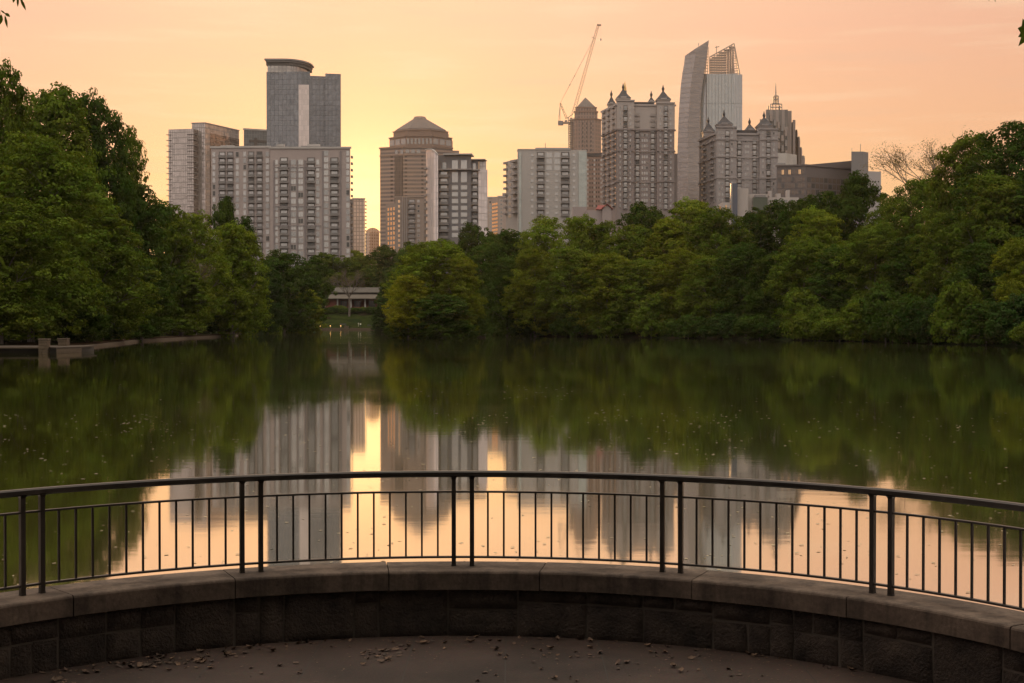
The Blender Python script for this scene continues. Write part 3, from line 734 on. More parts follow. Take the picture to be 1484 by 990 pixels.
# -- wide apartment block
wc = mat_wall('mauve_stucco', (.345, .285, .262), .8, .06, .05)
wc2 = mat_wall('mauve_stucco_dark', (.22, .19, .185), .8, .06, .05)
D = 680
b = Bld('wide_apartment_block', 407, D, 'very wide pinkish grey apartment block with many balconies, in front of the dark glass tower')
f_, zt = b.block([(306.5, D+5), (392, D+3)], 211.5, wc, 'side_wing', back=20, Dz=D)
g_, z2 = b.block([(392, D), (508, D)], 214, wc, 'main_wing', back=22, Dz=D)
b.cornice(f_[0], zt+.4, .9, .4); b.cornice(g_[0], z2+.4, .9, .5)
A, B_ = f_[0], g_[0]; y0, dy, n = 217.5, 9.45, 17
for x0, x1 in ((308.5, 313), (342, 347), (353, 357.5), (385.5, 391)): b.col('w', A, x0, x1, y0, dy, n, D, .78, mull=1)
for x0, x1 in ((318, 327.5), (330, 339), (360.5, 369), (372.5, 381)): b.col('b', A, x0, x1, y0, dy, n, D)
for x0, x1 in ((399, 403.5), (421.5, 429.5), (432.5, 440), (458.5, 463.5), (469.5, 476.5), (502, 507)): b.col('w', B_, x0, x1, y0+(0 if x0 > 465 else 13), dy, n, D, .80, mull=2 if x1-x0 > 6 else 1)
for x0, x1 in ((406, 418), (445.5, 457), (479, 491)): b.col('b', B_, x0, x1, y0+10, dy, n, D)
for x in (397, 420, 430.6, 441.5, 467.5, 493): 
    u = B_.px(x); B_.box(b.part('pilaster'), u, u+.7, b.z, z2-6 if x < 465 else z2-1.5, .005, .35, wc2)
for yy in (243.5, 300, 328):
    B_.box(b.part('string_course'), B_.px(397), B_.px(465), zz(yy, D), zz(yy, D)+.5, .01, .42, wc2)
for (u0, u1) in ((B_.px(400), B_.px(412)), (A.px(319), A.px(338)), (B_.px(445), B_.px(463))):
    fr = B_ if u0 != A.px(319) else A; fr.box(b.part('roof_vent'), u0, u1, zt, zt+1.1, -4, -2, M['trim_white'])
for i in range(16):
    z_ = zz(y0+10+dy*i, D); b.part('end_balcony').box(xx(508, D), xx(510.3, D), D+2, D+5, z_-.25, z_+.8, M['slab'])
b.part('roof_box').box(xx(434, D), xx(450, D), D+6, D+14, z2, z2+1.6, M['metal_grey'])
b.done()
# -- slim pale tower beyond it
D = 1250
b = Bld('slim_pale_tower', 520, D, 'slim pale tower squeezed just past the edge of the wide apartment block')
wt1 = mat_curtain('cream_glass_bands', (.62, .47, .38), (.34, .25, .2), 2.5, 3.3, .7, .3, .15, .2)
f_, zt = b.block([(507, D), (511.5, D-1), (529, D)], 288, wt1, back=25, Dz=D)
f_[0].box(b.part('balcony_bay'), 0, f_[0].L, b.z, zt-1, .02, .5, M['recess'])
for i in range(16):
    z_ = zt-3-i*3.2*1.0; f_[0].box(b.part('balcony_slab'), 0, f_[0].L, z_, z_+.5, .3, 1.6, M['slab'])
    b.part('balcony_slab').box(xx(529, D), xx(530.6, D), D+2, D+6, z_, z_+1.1, M['slab'])
b.cornice(f_[1], zt+.5, 1.2, .5); b.done()
# -- small barrel-roofed block
D = 1500
b = Bld('barrel_roofed_block', 540, D, 'small block tinted sunlit gold with a barrel roof, between the slim pale tower and the domed tower')
wb_ = mat_curtain('gold_lit_grid', (.55, .38, .26), (.42, .31, .24), 2.6, 3.2, 1.1, .25, .2, .5)  # the low sun's gold is put into the whole facade colour
f_, zt = b.block([(529.5, D), (536, D-4), (550, D)], 337, wb_, back=25, Dz=D)
x0, x1 = xx(531, D), xx(549.5, D); pr = []
for i in range(9):
    a = pi*i/8; pr.append(((x0+x1)/2-(x1-x0)/2*cos(a), zt+5*sin(a)))
mb = b.part('barrel_roof'); n0 = len(mb.v); mb.v += [(p[0], D-1, p[1]) for p in pr]+[(p[0], D+24, p[1]) for p in pr]; k = mb.mi(wb_)
for i in range(8): mb.f.append((n0+i+1, n0+i, n0+9+i, n0+10+i)); mb.m.append(k)
mb.f.append(tuple(range(n0, n0+9))); mb.m.append(k)
b.done()
# -- domed tower
D = 1400
st = mat_wall('rose_granite', (.20, .145, .118), .7, .1, .03)
stb = mat_curtain('granite_bands', (.10, .08, .07), (.27, .19, .15), 60, 3.9, 1.9, .35, .05, .1)
stg = mat_curtain('bronze_bay_glass', (.075, .062, .055), (.13, .10, .085), 1.6, 3.9, .4, .4, .2, .0, spec=.3)
b = Bld('domed_tower', 603, D, 'broad brown stone tower with stepped top and faceted dome-like roof')
f_, zt = b.block([(551, D+9), (584, D), (632, D), (655.5, D+9)], 213.5, stb, 'tower_base', back=48, Dz=D, cap=st)
fL, fM, fR = f_
b.block([(655, D+12), (665.5, D+14)], 216, stb, 'side_wing', back=35, Dz=D)
fM.box(b.part('glass_bay'), fM.px(572) if False else .1, fM.px(583.5)+.2, b.z, zt-9, .01, .6, stg)
for px0, px1, fr in ((566, 570, fL), (586.5, 590.5, fM), (610.5, 614, fM)):
    b.col('w', fr, px0, px1, 224, 5.75, 24, D, .55, glass=M['glass_dark'], frame=st)
fL.box(b.part('glass_bay'), fL.px(572.5), fL.L-.2, b.z, zt-9, .02, .7, stg)

for fr in f_: b.cornice(fr, zt+.8, 1.6, .8, st); b.cornice(fr, zz(224, D), 1.0, .5, st)
# window band under the cornice, in single large windows
for px0 in (572.5, 580.5): b.win(fL, fL.px(px0), fL.px(px0)+3.2, zz(223, D), zz(217, D), M['glass_mid'], st, mull=1)
for px0 in (588, 596, 604, 617, 625): b.win(fM, fM.px(px0), fM.px(px0+5.5), zz(222, D), zz(216.5, D), M['glass_mid'], st, mull=2)
def octa(x0, x1, Dd, cut=.29, deep=None):
    a, c = xx(x0, Dd), xx(x1, Dd); w = c-a; k = w*cut; dp = deep or w
    return [(a+k, Dd), (c-k, Dd), (c, Dd+k), (c, Dd+dp-k), (c-k, Dd+dp), (a+k, Dd+dp), (a, Dd+dp-k), (a, Dd+k)]
D2 = D+3
P = octa(562.5, 653.5, D2); z0_, z1_ = zt, zz(197, D2)
b.part('upper_drum').prism(P, z0_, z1_, st)
for q in (0, 1, 7):
    A_, B2 = (P[q], P[(q+1) % 8]); fr = Fr(A_, B2); nn = 7 if q == 0 else 3
    for i in range(nn):
        w_ = fr.L/nn; b.win(fr, w_*i+.8, w_*(i+1)-.8, z0_+3.5, z1_-2.2, M['glass_mid'], st, mull=2)
    b.cornice(fr, z1_+.5, 1.1, .7, st)
P2 = octa(568.5, 648, D2+6); b.part('upper_drum').prism(P2, z1_, zz(187, D2), st)
for q in (0, 1, 7): b.cornice(Fr(P2[q], P2[(q+1) % 8]), zz(187, D2)+.4, 1.0, .6, st)
def ring(P, z): return [(p[0], p[1], z) for p in P]
rm = mat_wall('dome_roof', (.125, .10, .088), .8, .08, .05, floor=2.6, band=(.09, .072, .064), bandw=.1)
b.part('dome_roof').loft([ring(octa(569.5, 647.5, D2+7), zz(188.5, D2)), ring(octa(572, 645, D2+8), zz(184, D2)), ring(octa(599, 617.5, D2+27), zz(166, D2))], rm)
b.part('roof_cap').loft([ring(octa(598.5, 618, D2+26), zz(166.5, D2)), ring(octa(600.5, 616, D2+28), zz(162.5, D2))], st)
b.done()
# -- low block in front of the domed tower
D = 900
b = Bld('beige_balcony_block', 592, D, 'low beige block with one stack of dark balconies, below the domed tower')
wv = mat_wall('beige_concrete', (.25, .20, .17), .8, .06, .05)
f_, zt = b.block([(573, D+3), (615, D)], 285, wv, back=20, Dz=D)
h_, zt_ = b.block([(559, D+14), (573.5, D+4)], 293.5, wv, 'stepped_wing', back=14, Dz=D)
b.col('b', f_[0], 592, 602, 288, 7.1, 12, D)
b.col('w', f_[0], 605, 608.5, 288, 7.1, 12, D, .5); b.col('w', f_[0], 577, 580, 288, 7.1, 12, D, .6, glass=M['glass_sun_glint'])
for x in (562, 566, 570): b.col('w', h_[0], x, x+2.4, 298, 7.1, 9, D, .7, glass=M['glass_sun_glint'])
for x in (583, 586, 589): f_[0].box(b.part('fin'), f_[0].px(x), f_[0].px(x+1), b.z, zt, .01, .5, M['slab'])
b.cornice(f_[0], zt+.5, 1, .4, wv)
b.block([(611, D+6), (617.5, D+6)], 292, wv, 'stair_tower', back=10, Dz=D); b.done()
# -- apartment tower with curved glass corner
D = 650
wg = mat_wall('slate_panel', (.15, .14, .14), .7, .08, .06)
cwx = mat_curtain('bright_curved_glass', (.66, .58, .55), (.34, .30, .28), 1.35, 3.1, .28, .18, .12, .35)
b = Bld('curved_corner_apartments', 665, D, 'modern dark grey apartment tower with a curved bright glass corner rising above its roof')
f_, zt = b.block([(634, D+1), (683, D)], 224.5, wg, 'wall', back=22, Dz=D)
g_, z2 = b.block([(683, D+2), (694, D+1.5)], 231.5, wg, 'wall', back=18, Dz=D)
h_, z3 = b.block([(693, D+1), (706.5, D+3)], 245, cwx, 'glass_wing', back=14, Dz=D)
# roof slabs and terrace
f_[0].box(b.part('roof_slab'), f_[0].px(643), f_[0].px(684.5), zt, zt+.5, -9, 1.6, M['trim_white'])
g_[0].box(b.part('roof_slab'), -.3, g_[0].px(703), z2, z2+.4, -6, 1.2, M['slab'])
b.part('glass_wing').box(xx(694, D), xx(704, D), D+4, D+12, z3, z2-.2, cwx)
f_[0].box(b.part('terrace_slab'), f_[0].px(636), f_[0].px(684), zz(246.5, D), zz(246.5, D)+.5, 0, 1.8, M['slab'])
g_[0].box(b.part('terrace_slab'), 0, g_[0].px(696), zz(247, D), zz(247, D)+.5, 0, 1.5, M['slab'])
# curved corner: a bowed glass shaft whose top slopes down in an arc
N_ = 10; xs_ = [617.5+(635-617.5)*i/N_ for i in range(N_+1)]
pf = []; tops = []
for i, x in enumerate(xs_):
    t_ = i/N_; dd = D-3+9*(1-t_)**2; pf.append((xx(x, dd), dd)); tops.append(zz(215.5+11*t_**2.2, D))
poly = pf+[(pf[-1][0], D+14), (pf[0][0], D+14)]
b.part('curved_glass_corner').prism(poly, b.z, tops+[tops[-1], tops[0]], cwx, cap=M['slab'])
for i in range(N_):     # rim
    p, q = pf[i], pf[i+1]; b.part('corner_rim').beam((p[0], p[1]-.1, tops[i]+.2), (q[0], q[1]-.1, tops[i+1]+.2), .7, M['trim_white'], .5)
for i in range(14):
    z_ = zz(244+9.8*i, D); b.part('end_balcony').box(xx(614.6, D), xx(617.8, D), D+4, D+9, z_, z_+.9, M['slab'])
A = f_[0]; G = g_[0]; dy = 9.85
b.col('b', A, 637, 650, 237+dy, dy, 10, D, rail=M['railgrey'])
for x0, x1 in ((655, 664), (668, 677)):
    b.win(A, A.px(x0), A.px(x1), zz(247-1.5, D), zz(232, D), M['glass_bright'], M['slab'], mull=3)
    b.win(A, A.px(x0), A.px(x1), zz(264.5, D), zz(249, D), M['glass_bright'], M['slab'], mull=3)
    b.col('w', A, x0, x1, 266.8, dy, 8, D, .62, mull=3, glass=M['glass_bright'])
b.col('w', A, 641.5, 647, 235, dy, 1, D, .9)
b.col('b', G, 684, 692.5, 237+dy, dy, 10, D)
b.win(G, G.px(685), G.px(690), zz(246, D), zz(236, D), M['glass_bright'], M['slab'])
b.done()
# -- pair in the gap
D = 1300
wp = mat_wall('pale_rendered', (.36, .29, .25), .8, .05, .04)
b = Bld('pale_gap_building', 712, D, 'plain pale building filling the gap beside the curved-corner apartments')
f_, zt = b.block([(706, D), (722, D)], 286, wp, back=20, Dz=D); b.cornice(f_[0], zt+.5, 1.2, .4); b.col('w', f_[0], 709, 712, 290, 6, 8, D, .5); b.done()
D = 1180
b = Bld('gold_lit_block', 725, D, 'small block with sunset gold tinted into its side windows, beside the pale slab block')
f_, zt = b.block([(713, D+14), (722, D), (736, D)], 284.5, wp, back=20, Dz=D)
for x in (713.6, 716.4, 719.2): b.col('w', f_[0], x, x+2, 292, 5.4, 10, D, .65, glass=M['glass_sun_glint'])
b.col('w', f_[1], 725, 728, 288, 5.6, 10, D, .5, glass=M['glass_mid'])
b.part('roof_box').box(xx(728, D), xx(735, D), D+3, D+10, zt, zt+3, wp); b.cornice(f_[1], zt+.4, 1, .4); b.done()
# -- pale slab block with stacked balconies
D = 690
b = Bld('pale_slab_block', 792, D, 'pale grey slab block with two stacks of dark balconies and a greenish glass corner')
wq = mat_wall('light_grey_panel', (.37, .34, .315), .8, .05, .05)
cgr = mat_curtain('greenish_glass', (.36, .38, .35), (.28, .28, .26), 1.7, 3.1, .15, .2, .08, .3)
f_, zt = b.block([(750, D), (850, D+1)], 217, wq, back=20, Dz=D)
h_, z2 = b.block([(733.5, D+14), (750, D+3)], 229.5, wq, 'side_wing', back=14, Dz=D)
A = f_[0]; dy = 9.35
A.box(b.part('roof_parapet'), A.px(776), A.px(826), zt, zt+1.0, -8, .35, wq); A.box(b.part('roof_parapet'), A.px(750), A.px(776), zt, zt+.35, -8, .25, wq)
for x0, x1 in ((778, 789), (813, 825)): b.col('b', A, x0, x1, 219.5, dy, 10, D)
A.box(b.part('corner_glazing'), A.px(838.5), A.L+.05, b.z, zt-.6, .01, .35, cgr)
A.box(b.part('corner_glazing'), A.px(752), A.px(755.5), b.z, zt-1.5, .01, .35, cgr)
for x0, x1, m_ in ((791.5, 800), (803, 811.5)) and ((791.5, 800, 2), (803, 811.5, 2)): b.col('w', A, x0, x1, 220, dy, 3, D, .80, mull=m_, glass=M['glass_bright'])
for x0, x1 in ((769, 773.5), (791, 796), (804, 809), (829.5, 834)): b.col('w', A, x0, x1, 220+(dy*3 if 790 < x0 < 810 else 0), dy, 10, D, .42, glass=M['glass_bright'])
H_ = h_[0]
for i in range(9):
    z_ = zz(233+dy*i, D); H_.box(b.part('corner_balcony'), H_.px(744), H_.L+1.0, z_-.25, z_+.8, .3, 2.0, M['slab'])
    H_.box(b.part('corner_balcony'), -.6, 1.5, z_-.25, z_+.8, 0, 1.4, M['slab'])
b.col('w', H_, 737, 741, 232, dy, 9, D, .5, glass=M['glass_mid'])
b.part('roof_mast').beam((xx(791, D), D+10, zt), (xx(791, D), D+10, zt+4.5), .25, M['metal_grey'])
b.done()
# -- brown tower with glass pyramid
D = 1350
b = Bld('pyramid_topped_tower', 847, D, 'brown granite tower with a glass pyramid on top, beside the crane')
sb = mat_curtain('brown_granite_grid', (.11, .085, .075), (.23, .155, .125), 2.6, 3.9, 1.35, .3, .15, .2)
sbp = mat_wall('brown_granite', (.22, .15, .122), .7, .08, .03)
f_, zt = b.block([(826, D+10), (836, D), (862, D), (871, D+8)], 172, sb, 'shaft', back=36, Dz=D, cap=sbp)
P = octa(832.5, 866, D+1, .16, 30); zA = zz(161, D); b.part('shaft').prism(P, zt, zA, sb, cap=sbp)
for q in (0, 1, 7): b.cornice(Fr(P[q], P[(q+1) % 8]), zA+.6, 1.6, .5, sbp)
for fr in f_: b.cornice(fr, zt+.5, 1.4, .5, sbp)
P = octa(834, 864.5, D+2, .12, 28); zB = zz(155, D); b.part('shaft').prism(P, zA, zB, sb)
for q in (0, 1, 7):
    fr = Fr(P[q], P[(q+1) % 8]); b.cornice(fr, zB+.4, 1, .4, sbp)
x0, x1 = xx(835.5, D), xx(863.5, D); pg = mat_curtain('pyramid_glass', (.11, .09, .08), (.07, .06, .055), 2.0, 1.6, .25, .5, .15, .0, spec=.25)
b.part('glass_pyramid').pyramid([(x0, D+3), (x1, D+3), (x1, D+27), (x0, D+27)], zB, (xx(849.3, D), D+15, zz(140.5, D+12)), pg)
for px in (843, 849, 855): b.col('w', f_[1], px, px+2.4, 176, 6.4, 16, D, .6, glass=M['glass_dark'], frame=sbp)
b.done()
# -- scaffolded hoist tower under the crane
D = 1230
b = Bld('hoist_scaffold', 827, D, 'thin scaffolded lift shaft rising under the crane beside the pyramid-topped tower', 'scaffold')
for i in range(14):
    z_ = zz(174+3.2*i, D); b.part('scaffold_frame').box(xx(823.5, D), xx(832, D), D, D+4, z_, z_+.35, M['metal_grey'])
for x in (823.8, 827.6, 831.6):
    for yy in (0, 3.7): b.part('scaffold_frame').beam((xx(x, D), D+yy, b.z), (xx(x, D), D+yy, zz(170, D)), .4, M['metal_grey'])
b.part('lift_cage').box(xx(828.4, D), xx(830.8, D), D+.5, D+3, b.z, zz(177, D), sbp); b.done()
# -- mid brown grid office
D = 1050
b = Bld('brown_grid_office', 862, D, 'brown office block with regular window grid, beside the tall turreted tower')
f_, zt = b.block([(848, D), (874, D)], 221, sbp, back=24, Dz=D)
A = f_[0]; A.box(b.part('cornice'), -.3, A.L+.3, zz(227, D), zz(222, D), 0, .5, M['roofdark'])
for i in range(7): b.col('w', A, 850.6+3.2*i, 852.7+3.2*i, 229, 6.6, 11, D, .55, glass=M['glass_dark'] if i % 3 else M['glass_bright'], frame=sbp)
b.done()
# -- low roofs above the trees
D = 520
b = Bld('gabled_house', 871, D, 'low house with a red gabled roof peeping over the trees', 'house')
wh = mat_wall('pinkish_render', (.30, .25, .235), .8, .06, .1); rr_ = mat_wall('red_roof_tiles', (.19, .05, .042), .8, .1, .3)
x0, x1, xa = xx(873, D), xx(886, D), xx(879.5, D)
b.part('wall').box(xx(850, D), xx(887, D), D+2, D+12, b.z, zz(304, D), wh)
b.part('wall').box(xx(831, D), xx(851, D), D+4, D+12, b.z, zz(298.5, D), wh)
zE, zA = zz(303, D), zz(297.5, D)
b.part('gable').prism([(x0, D), (x1, D), (x1, D+3), (x0, D+3)], b.z, zE, wh)
mb = b.part('gable'); mb.poly([(x0, D-.01, zE), (x1, D-.01, zE), (xa, D-.01, zA)], wh)
mb = b.part('roof'); xl = xx(864, D); zr = zz(295.5, D)
mb.hexa([(xl, D+1.5, zE), (x0+.5, D+1.5, zE), (x0+.5, D+10, zE), (xl, D+10, zE), (xl+1, D+5.6, zr), (xa-.2, D+5.6, zr), (xa-.2, D+6, zr), (xl+1, D+6, zr)], rr_)
mb.beam((x0-.4, D+1, zE-.1), (xa, D+1, zA+.25), .3, rr_, 3.2) if False else None
for (p, q) in (((x0-.5, zE-.2), (xa, zA+.3)), ((xa, zA+.3), (x1+.5, zE-.2))):
    n0 = len(mb.v); mb.hexa([(p[0], D-.5, p[1]), (q[0], D-.5, q[1]), (q[0], D+6, q[1]), (p[0], D+6, p[1]), (p[0], D-.5, p[1]+.3), (q[0], D-.5, q[1]+.3), (q[0], D+6, q[1]+.3), (p[0], D+6, p[1]+.3)], rr_)
b.done()
# -- turreted towers
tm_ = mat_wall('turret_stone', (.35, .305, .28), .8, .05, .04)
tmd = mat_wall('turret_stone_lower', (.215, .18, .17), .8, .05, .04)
gold = mat_plain('gilded_finial', (.55, .36, .14), .4, .7)
def turret(b, x0, x1, D, yb, ya, ys, wall=None, roof=None):
    a, c = xx(x0, D), xx(x1, D); w = c-a; wall = wall or tm_
    e = w*.06; tb = b.part('turret')
    tb.box(a+e, c-e, D+e, D+w-e, zz(ys, D), zz(yb, D), wall)
    tb.box(a+e-.4, c-e+.4, D+e-.4, D+w-e+.4, zz(yb, D)-.2, zz(yb, D)+.5, wall)
    # a little arched gable on the front under the roof
    m_ = (a+c)/2; zb_ = zz(yb, D)+.5; tb.prism([(m_-w*.2, D+e-.6), (m_+w*.2, D+e-.6), (m_+w*.2, D+e+.6), (m_-w*.2, D+e+.6)], zb_-.2, zb_+.7, wall)
    ap = (m_, D+w/2, zz(ya, D)); H = ap[2]-zb_
    sq = lambda k: [(m_-w/2*k, D+w/2-w/2*k), (m_+w/2*k, D+w/2-w/2*k), (m_+w/2*k, D+w/2+w/2*k), (m_-w/2*k, D+w/2+w/2*k)]
    b.part('turret_roof').loft([ring(sq(1.04), zb_), ring(sq(.97), zb_+H*.04), ring(sq(.60), zb_+H*.36), ring(sq(.09), zb_+H*.93), ring(sq(.04), zb_+H)], roof or M['roofdark'])
    b.part('finial').tube([(m_, D+w/2, zb_+H*.9), (m_, D+w/2, zb_+H+1.0), (m_, D+w/2, zb_+H+2.2), (m_, D+w/2, zb_+H+3.2)], [.55, .9, .35, .1], M['roofdark'], 6)
D = 800
b = Bld('turreted_tower', 925, D, 'tall turreted apartment tower with dark pyramid roofs and a gilded spire')
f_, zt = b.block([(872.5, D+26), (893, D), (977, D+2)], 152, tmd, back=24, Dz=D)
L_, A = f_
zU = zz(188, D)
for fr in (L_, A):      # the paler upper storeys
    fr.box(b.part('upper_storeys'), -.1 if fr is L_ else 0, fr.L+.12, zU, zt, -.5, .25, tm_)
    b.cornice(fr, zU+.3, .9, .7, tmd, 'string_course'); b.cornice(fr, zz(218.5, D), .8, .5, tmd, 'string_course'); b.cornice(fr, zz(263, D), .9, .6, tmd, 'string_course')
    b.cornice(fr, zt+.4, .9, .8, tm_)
# corner pavilions standing forward
def proud(fr, x0, x1, ytop, mat1, mat2, out=1.6):
    u0, u1 = fr.px(x0), fr.px(x1); fr.box(b.part('bay'), u0, u1, b.z, zU, .0, out, mat2); fr.box(b.part('bay'), u0, u1, zU, zz(ytop, D), .0, out+.15, mat1)
    for y in (188, 218.5, 263): fr.box(b.part('string_course'), u0-.2, u1+.2, zz(y, D)-.4, zz(y, D)+.4, out+.05, out+.6, tmd)
    fr.box(b.part('cornice'), u0-.3, u1+.3, zz(ytop, D)-.5, zz(ytop, D)+.3, 0, out+.7, tm_)
    return Fr(fr.P(u0, 0, out+.17).xy, fr.P(u1, 0, out+.17).xy)
bL = proud(A, 893.5, 918, 146, tm_, tmd); bR = proud(A, 951, 976, 149, tm_, tmd)
dy = 7.9
for fr, x0 in ((bL, 903), (A, 920.5), (A, 942.5), (bR, 961.5)):
    b.col('b', fr, x0, x0+6, 152.5 if fr in (bL, bR) else 160, dy, 19, D, kind=1, depth=1.0)
for fr, x0 in ((bL, 912), (bL, 897.5), (bR, 955.5), (bR, 970.5)): b.col('w', fr, x0, x0+2.2, 152.5, dy, 19, D, .45)
for x0 in (929.5, 932.8, 936.1): b.col('w', A, x0, x0+2.2, 160, dy, 18, D, .5)
for i in range(19):
    z_ = zz(156+dy*i, D)
    for u in (.12, .45, .78): L_.box(b.part('side_balcony'), L_.L*u, L_.L*(u+.14), z_, z_+1.1, .2, 1.4, M['slab'])
for u in (.3, .62, .93): b.col('w', L_, L_.A.x and 872.5+20.5*u-1.2, 872.5+20.5*u+1.0, 158, dy, 18, D, .5, glass=M['glass_sun_glint'])
turret(b, 893, 914, D-.3, 143, 127, 152); turret(b, 951, 972, D-.3, 145, 129.5, 152)
turret(b, 880, 892, D+16, 151, 138, 160); turret(b, 939, 948.5, D+18, 148, 139, 155)
# the steep middle roof with its gilded spire
x0, x1 = xx(899, D), xx(921.5, D); ap = (xx(908, D), D+14, zz(126, D))
b.part('main_roof').loft([ring([(x0, D+6), (x1, D+6), (x1, D+24), (x0, D+24)], zt), ring([(x0+3, D+10), (x1-4.5, D+10), (x1-4.5, D+20), (x0+3, D+20)], zz(133, D)), ring([(ap[0]-1, D+13), (ap[0]+1, D+13), (ap[0]+1, D+15), (ap[0]-1, D+15)], ap[2])], M['roofdark'])
b.part('gilded_spire').tube([(ap[0], D+14, ap[2]-.5), (ap[0], D+14, zz(121, D)), (ap[0], D+14, zz(118, D)), (ap[0], D+14, zz(112, D))], [1.1, .9, .55, .08], gold, 6)
b.block([(976, D+8), (981.5, D+8)], 220, tmd, 'side_wing', back=12, Dz=D)
A.box(b.part('roof_terrace'), A.px(920), A.px(948), zt, zt+2.2, -3.5, -3, M['roofdark'])
b.done()
# -- curved glass tower
D = 1150
b = Bld('curved_glass_tower', 1030, D, 'curved glass skyscraper with two sail-like blades and an open lattice top')
gA = mat_curtain('rosy_glass_blade', (.25, .22, .205), (.20, .17, .158), 30, 4.0, .7, .16, .06, .45)
gB = mat_curtain('silver_glass_core', (.37, .37, .36), (.24, .24, .235), 2.6, 60, .6, .16, .05, .45)
lat = mat_plain('lattice_steel', (.40, .31, .25), .5, .3)
def Zp(y, Dd=D): return zz(y, Dd)
# blade towards -X: section at every level runs from its outer edge to its inner edge
lv = [(300, 982, 1013.5), (221, 982, 1013.6), (173, 983.5, 1014), (153, 984.5, 1014.5), (125, 986.5, 1017), (105, 989, 1020), (91, 991.5, 1022.3), (80, 992.7, 1023.8)]
rings = []
for y, a, c in lv:
    xa, xc_ = xx(a, D), xx(c, D); m1 = xa+(xc_-xa)*.45
    rings.append([(xa, D+3, Zp(y)), (m1, D-1.2, Zp(y)), (xc_, D, Zp(y)), (xc_*1.004, D+5, Zp(y)), (xa*1.009, D+10, Zp(y))])
ytop = lambda x: 80-(x-992.7)/(1027-992.7)*22
r = []
for x, dd in ((992.7, 3), (1006, -1.2), (1026.5, 0), (1026.5, 5), (992.7, 10)): r.append((xx(x, D)*(1+dd*.0009*(dd > 3.5)), D+dd, Zp(ytop(x))))
rings.append(r); rings[0] = [(p[0], p[1], b.z) for p in rings[0]]
b.part('glass_blade').loft(rings, gA)
# core
f_, zt = b.block([(1013.5, D+6), (1024, D+4), (1065.5, D+3), (1075, D+7)], 106, gB, 'glass_core', back=26, Dz=D)
f_[0].box(b.part('core_fin'), f_[0].L-.8, f_[0].L, b.z, zt, -.2, .5, M['metal_grey'])
# blade towards +X (solid part leans outward below, lattice above)
lv2 = [(300, 1064, 1076), (185, 1064, 1076), (153, 1064, 1076), (119, 1063.5, 1074.6), (107, 1062, 1073.8)]
rings = [[(xx(a, D), D+2.5, Zp(y)), (xx(c, D), D+4.5, Zp(y)), (xx(c, D), D+30, Zp(y)), (xx(a, D), D+30, Zp(y))] for y, a, c in lv2]
rings[0] = [(p[0], p[1], b.z) for p in rings[0]]
b.part('outer_blade').loft(rings, gB)
lt = b.part('lattice_top')
def edge(y): return 1073.8+(107-y)*(-9.2/47)
def ytopR(x): return 80.5-(x-1029)/(1065-1029)*20
for i in range(11):
    x = 1029.5+i*(1065-1029.5)/10
    x2 = min(x+ (i*.55), 1073); lt.beam((xx(x2 if i > 6 else x, D), D+8, Zp(107)), (xx(x, D), D+8, Zp(ytopR(x))), .55, lat)
y = 106.0; k = 0
while y > 61:
    xs = 1029.5 if y > 80 else 1029+(80.5-y)/20*36
    xe = edge(y); lt.beam((xx(xs, D), D+8, Zp(y-1.2+3*(1065-xs)/36)), (xx(xe, D), D+8, Zp(y-2.5)), .5, lat); y -= 3.6
lt.beam((xx(1029, D), D+8, Zp(80.5)), (xx(1065, D), D+8, Zp(60.5)), .8, lat); lt.beam((xx(1065, D), D+8, Zp(60.5)), (xx(1073.8, D), D+8, Zp(107)), 1.0, lat)
# a glass skin behind the lattice and the second lattice behind the first blade
sk = mat_plain('lattice_glass', (.34, .27, .23), .3, .3)
for i in range(10):
    for j in range(12):
        xa = 1030+i*3.6; ya = 104-j*3.6
        if ya-3.0 > ytopR(xa) and xa+3 < edge(ya): 
            zc0, zc1 = Zp(ya), Zp(ya-3.0); b.part('lattice_glass').box(xx(xa, D), xx(xa+3.0, D), D+9, D+9.3, zc0, zc1, sk)
for i in range(14):
    y = 118-i*4.2; a = 1023.5+(118-y)*.02 if y > 85 else 1024.2; c = 1018+ (118-y)*.12
    lt.beam((xx(min(c, 1025), D), D+6, Zp(y)), (xx(1028.2, D), D+12, Zp(y-1.5)), .5, lat)
lt.beam((xx(1027.7, D), D+11, Zp(62)), (xx(1023.5, D), D+11, Zp(105)), .7, lat); lt.beam((xx(1029, D), D+12, Zp(64)), (xx(1027.5, D), D+12, Zp(105)), .4, lat)
b.part('roof_crane').beam((xx(1040, D), D+10, Zp(73)), (xx(1040, D), D+10, Zp(63.5)), .5, M['metal_grey']); b.part('roof_crane').beam((xx(1037.5, D), D+10, Zp(65.5)), (xx(1044, D), D+10, Zp(64)), .5, M['metal_grey'])
b.part('roof_crane').beam((xx(1012, D), D+3, Zp(66)), (xx(1012.5, D), D+3, Zp(61.5)), .4, M['metal_grey'])
b.done()
# -- spired stepped tower
D = 1300
b = Bld('stepped_spire_tower', 1137, D, 'stepped dark stone skyscraper with a thin open spire')
sg = mat_curtain('dark_notched_glass', (.13, .115, .105), (.24, .20, .18), 5.5, 60, 2.6, .3, .2, .2)
sd = mat_wall('greyish_granite', (.26, .215, .195), .75, .1, .03)
steps = [(1109, 1141, 159, 0), (1100.5, 1109, 172, 4), (1141, 1148, 159.5, 5), (1148, 1154.5, 172, 8), (1154.5, 1158, 185, 11), (1158, 1161, 195, 14), (1161, 1165, 210, 17), (1165, 1168, 222, 20)]
for i, (a, c, y, dd) in enumerate(steps):
    P = [(xx(a, D+dd), D+dd), (xx(c, D), D+dd), (xx(c, D), D+40), (xx(a, D)*(D+40)/D+.6, D+40)]
    b.part('tower_step').prism(P, b.z, zz(y, D), sg if i == 0 else sd, cap=sd)
rngs = random.Random(4)
fr = Fr((xx(1109, D), D), (xx(1141, D), D))
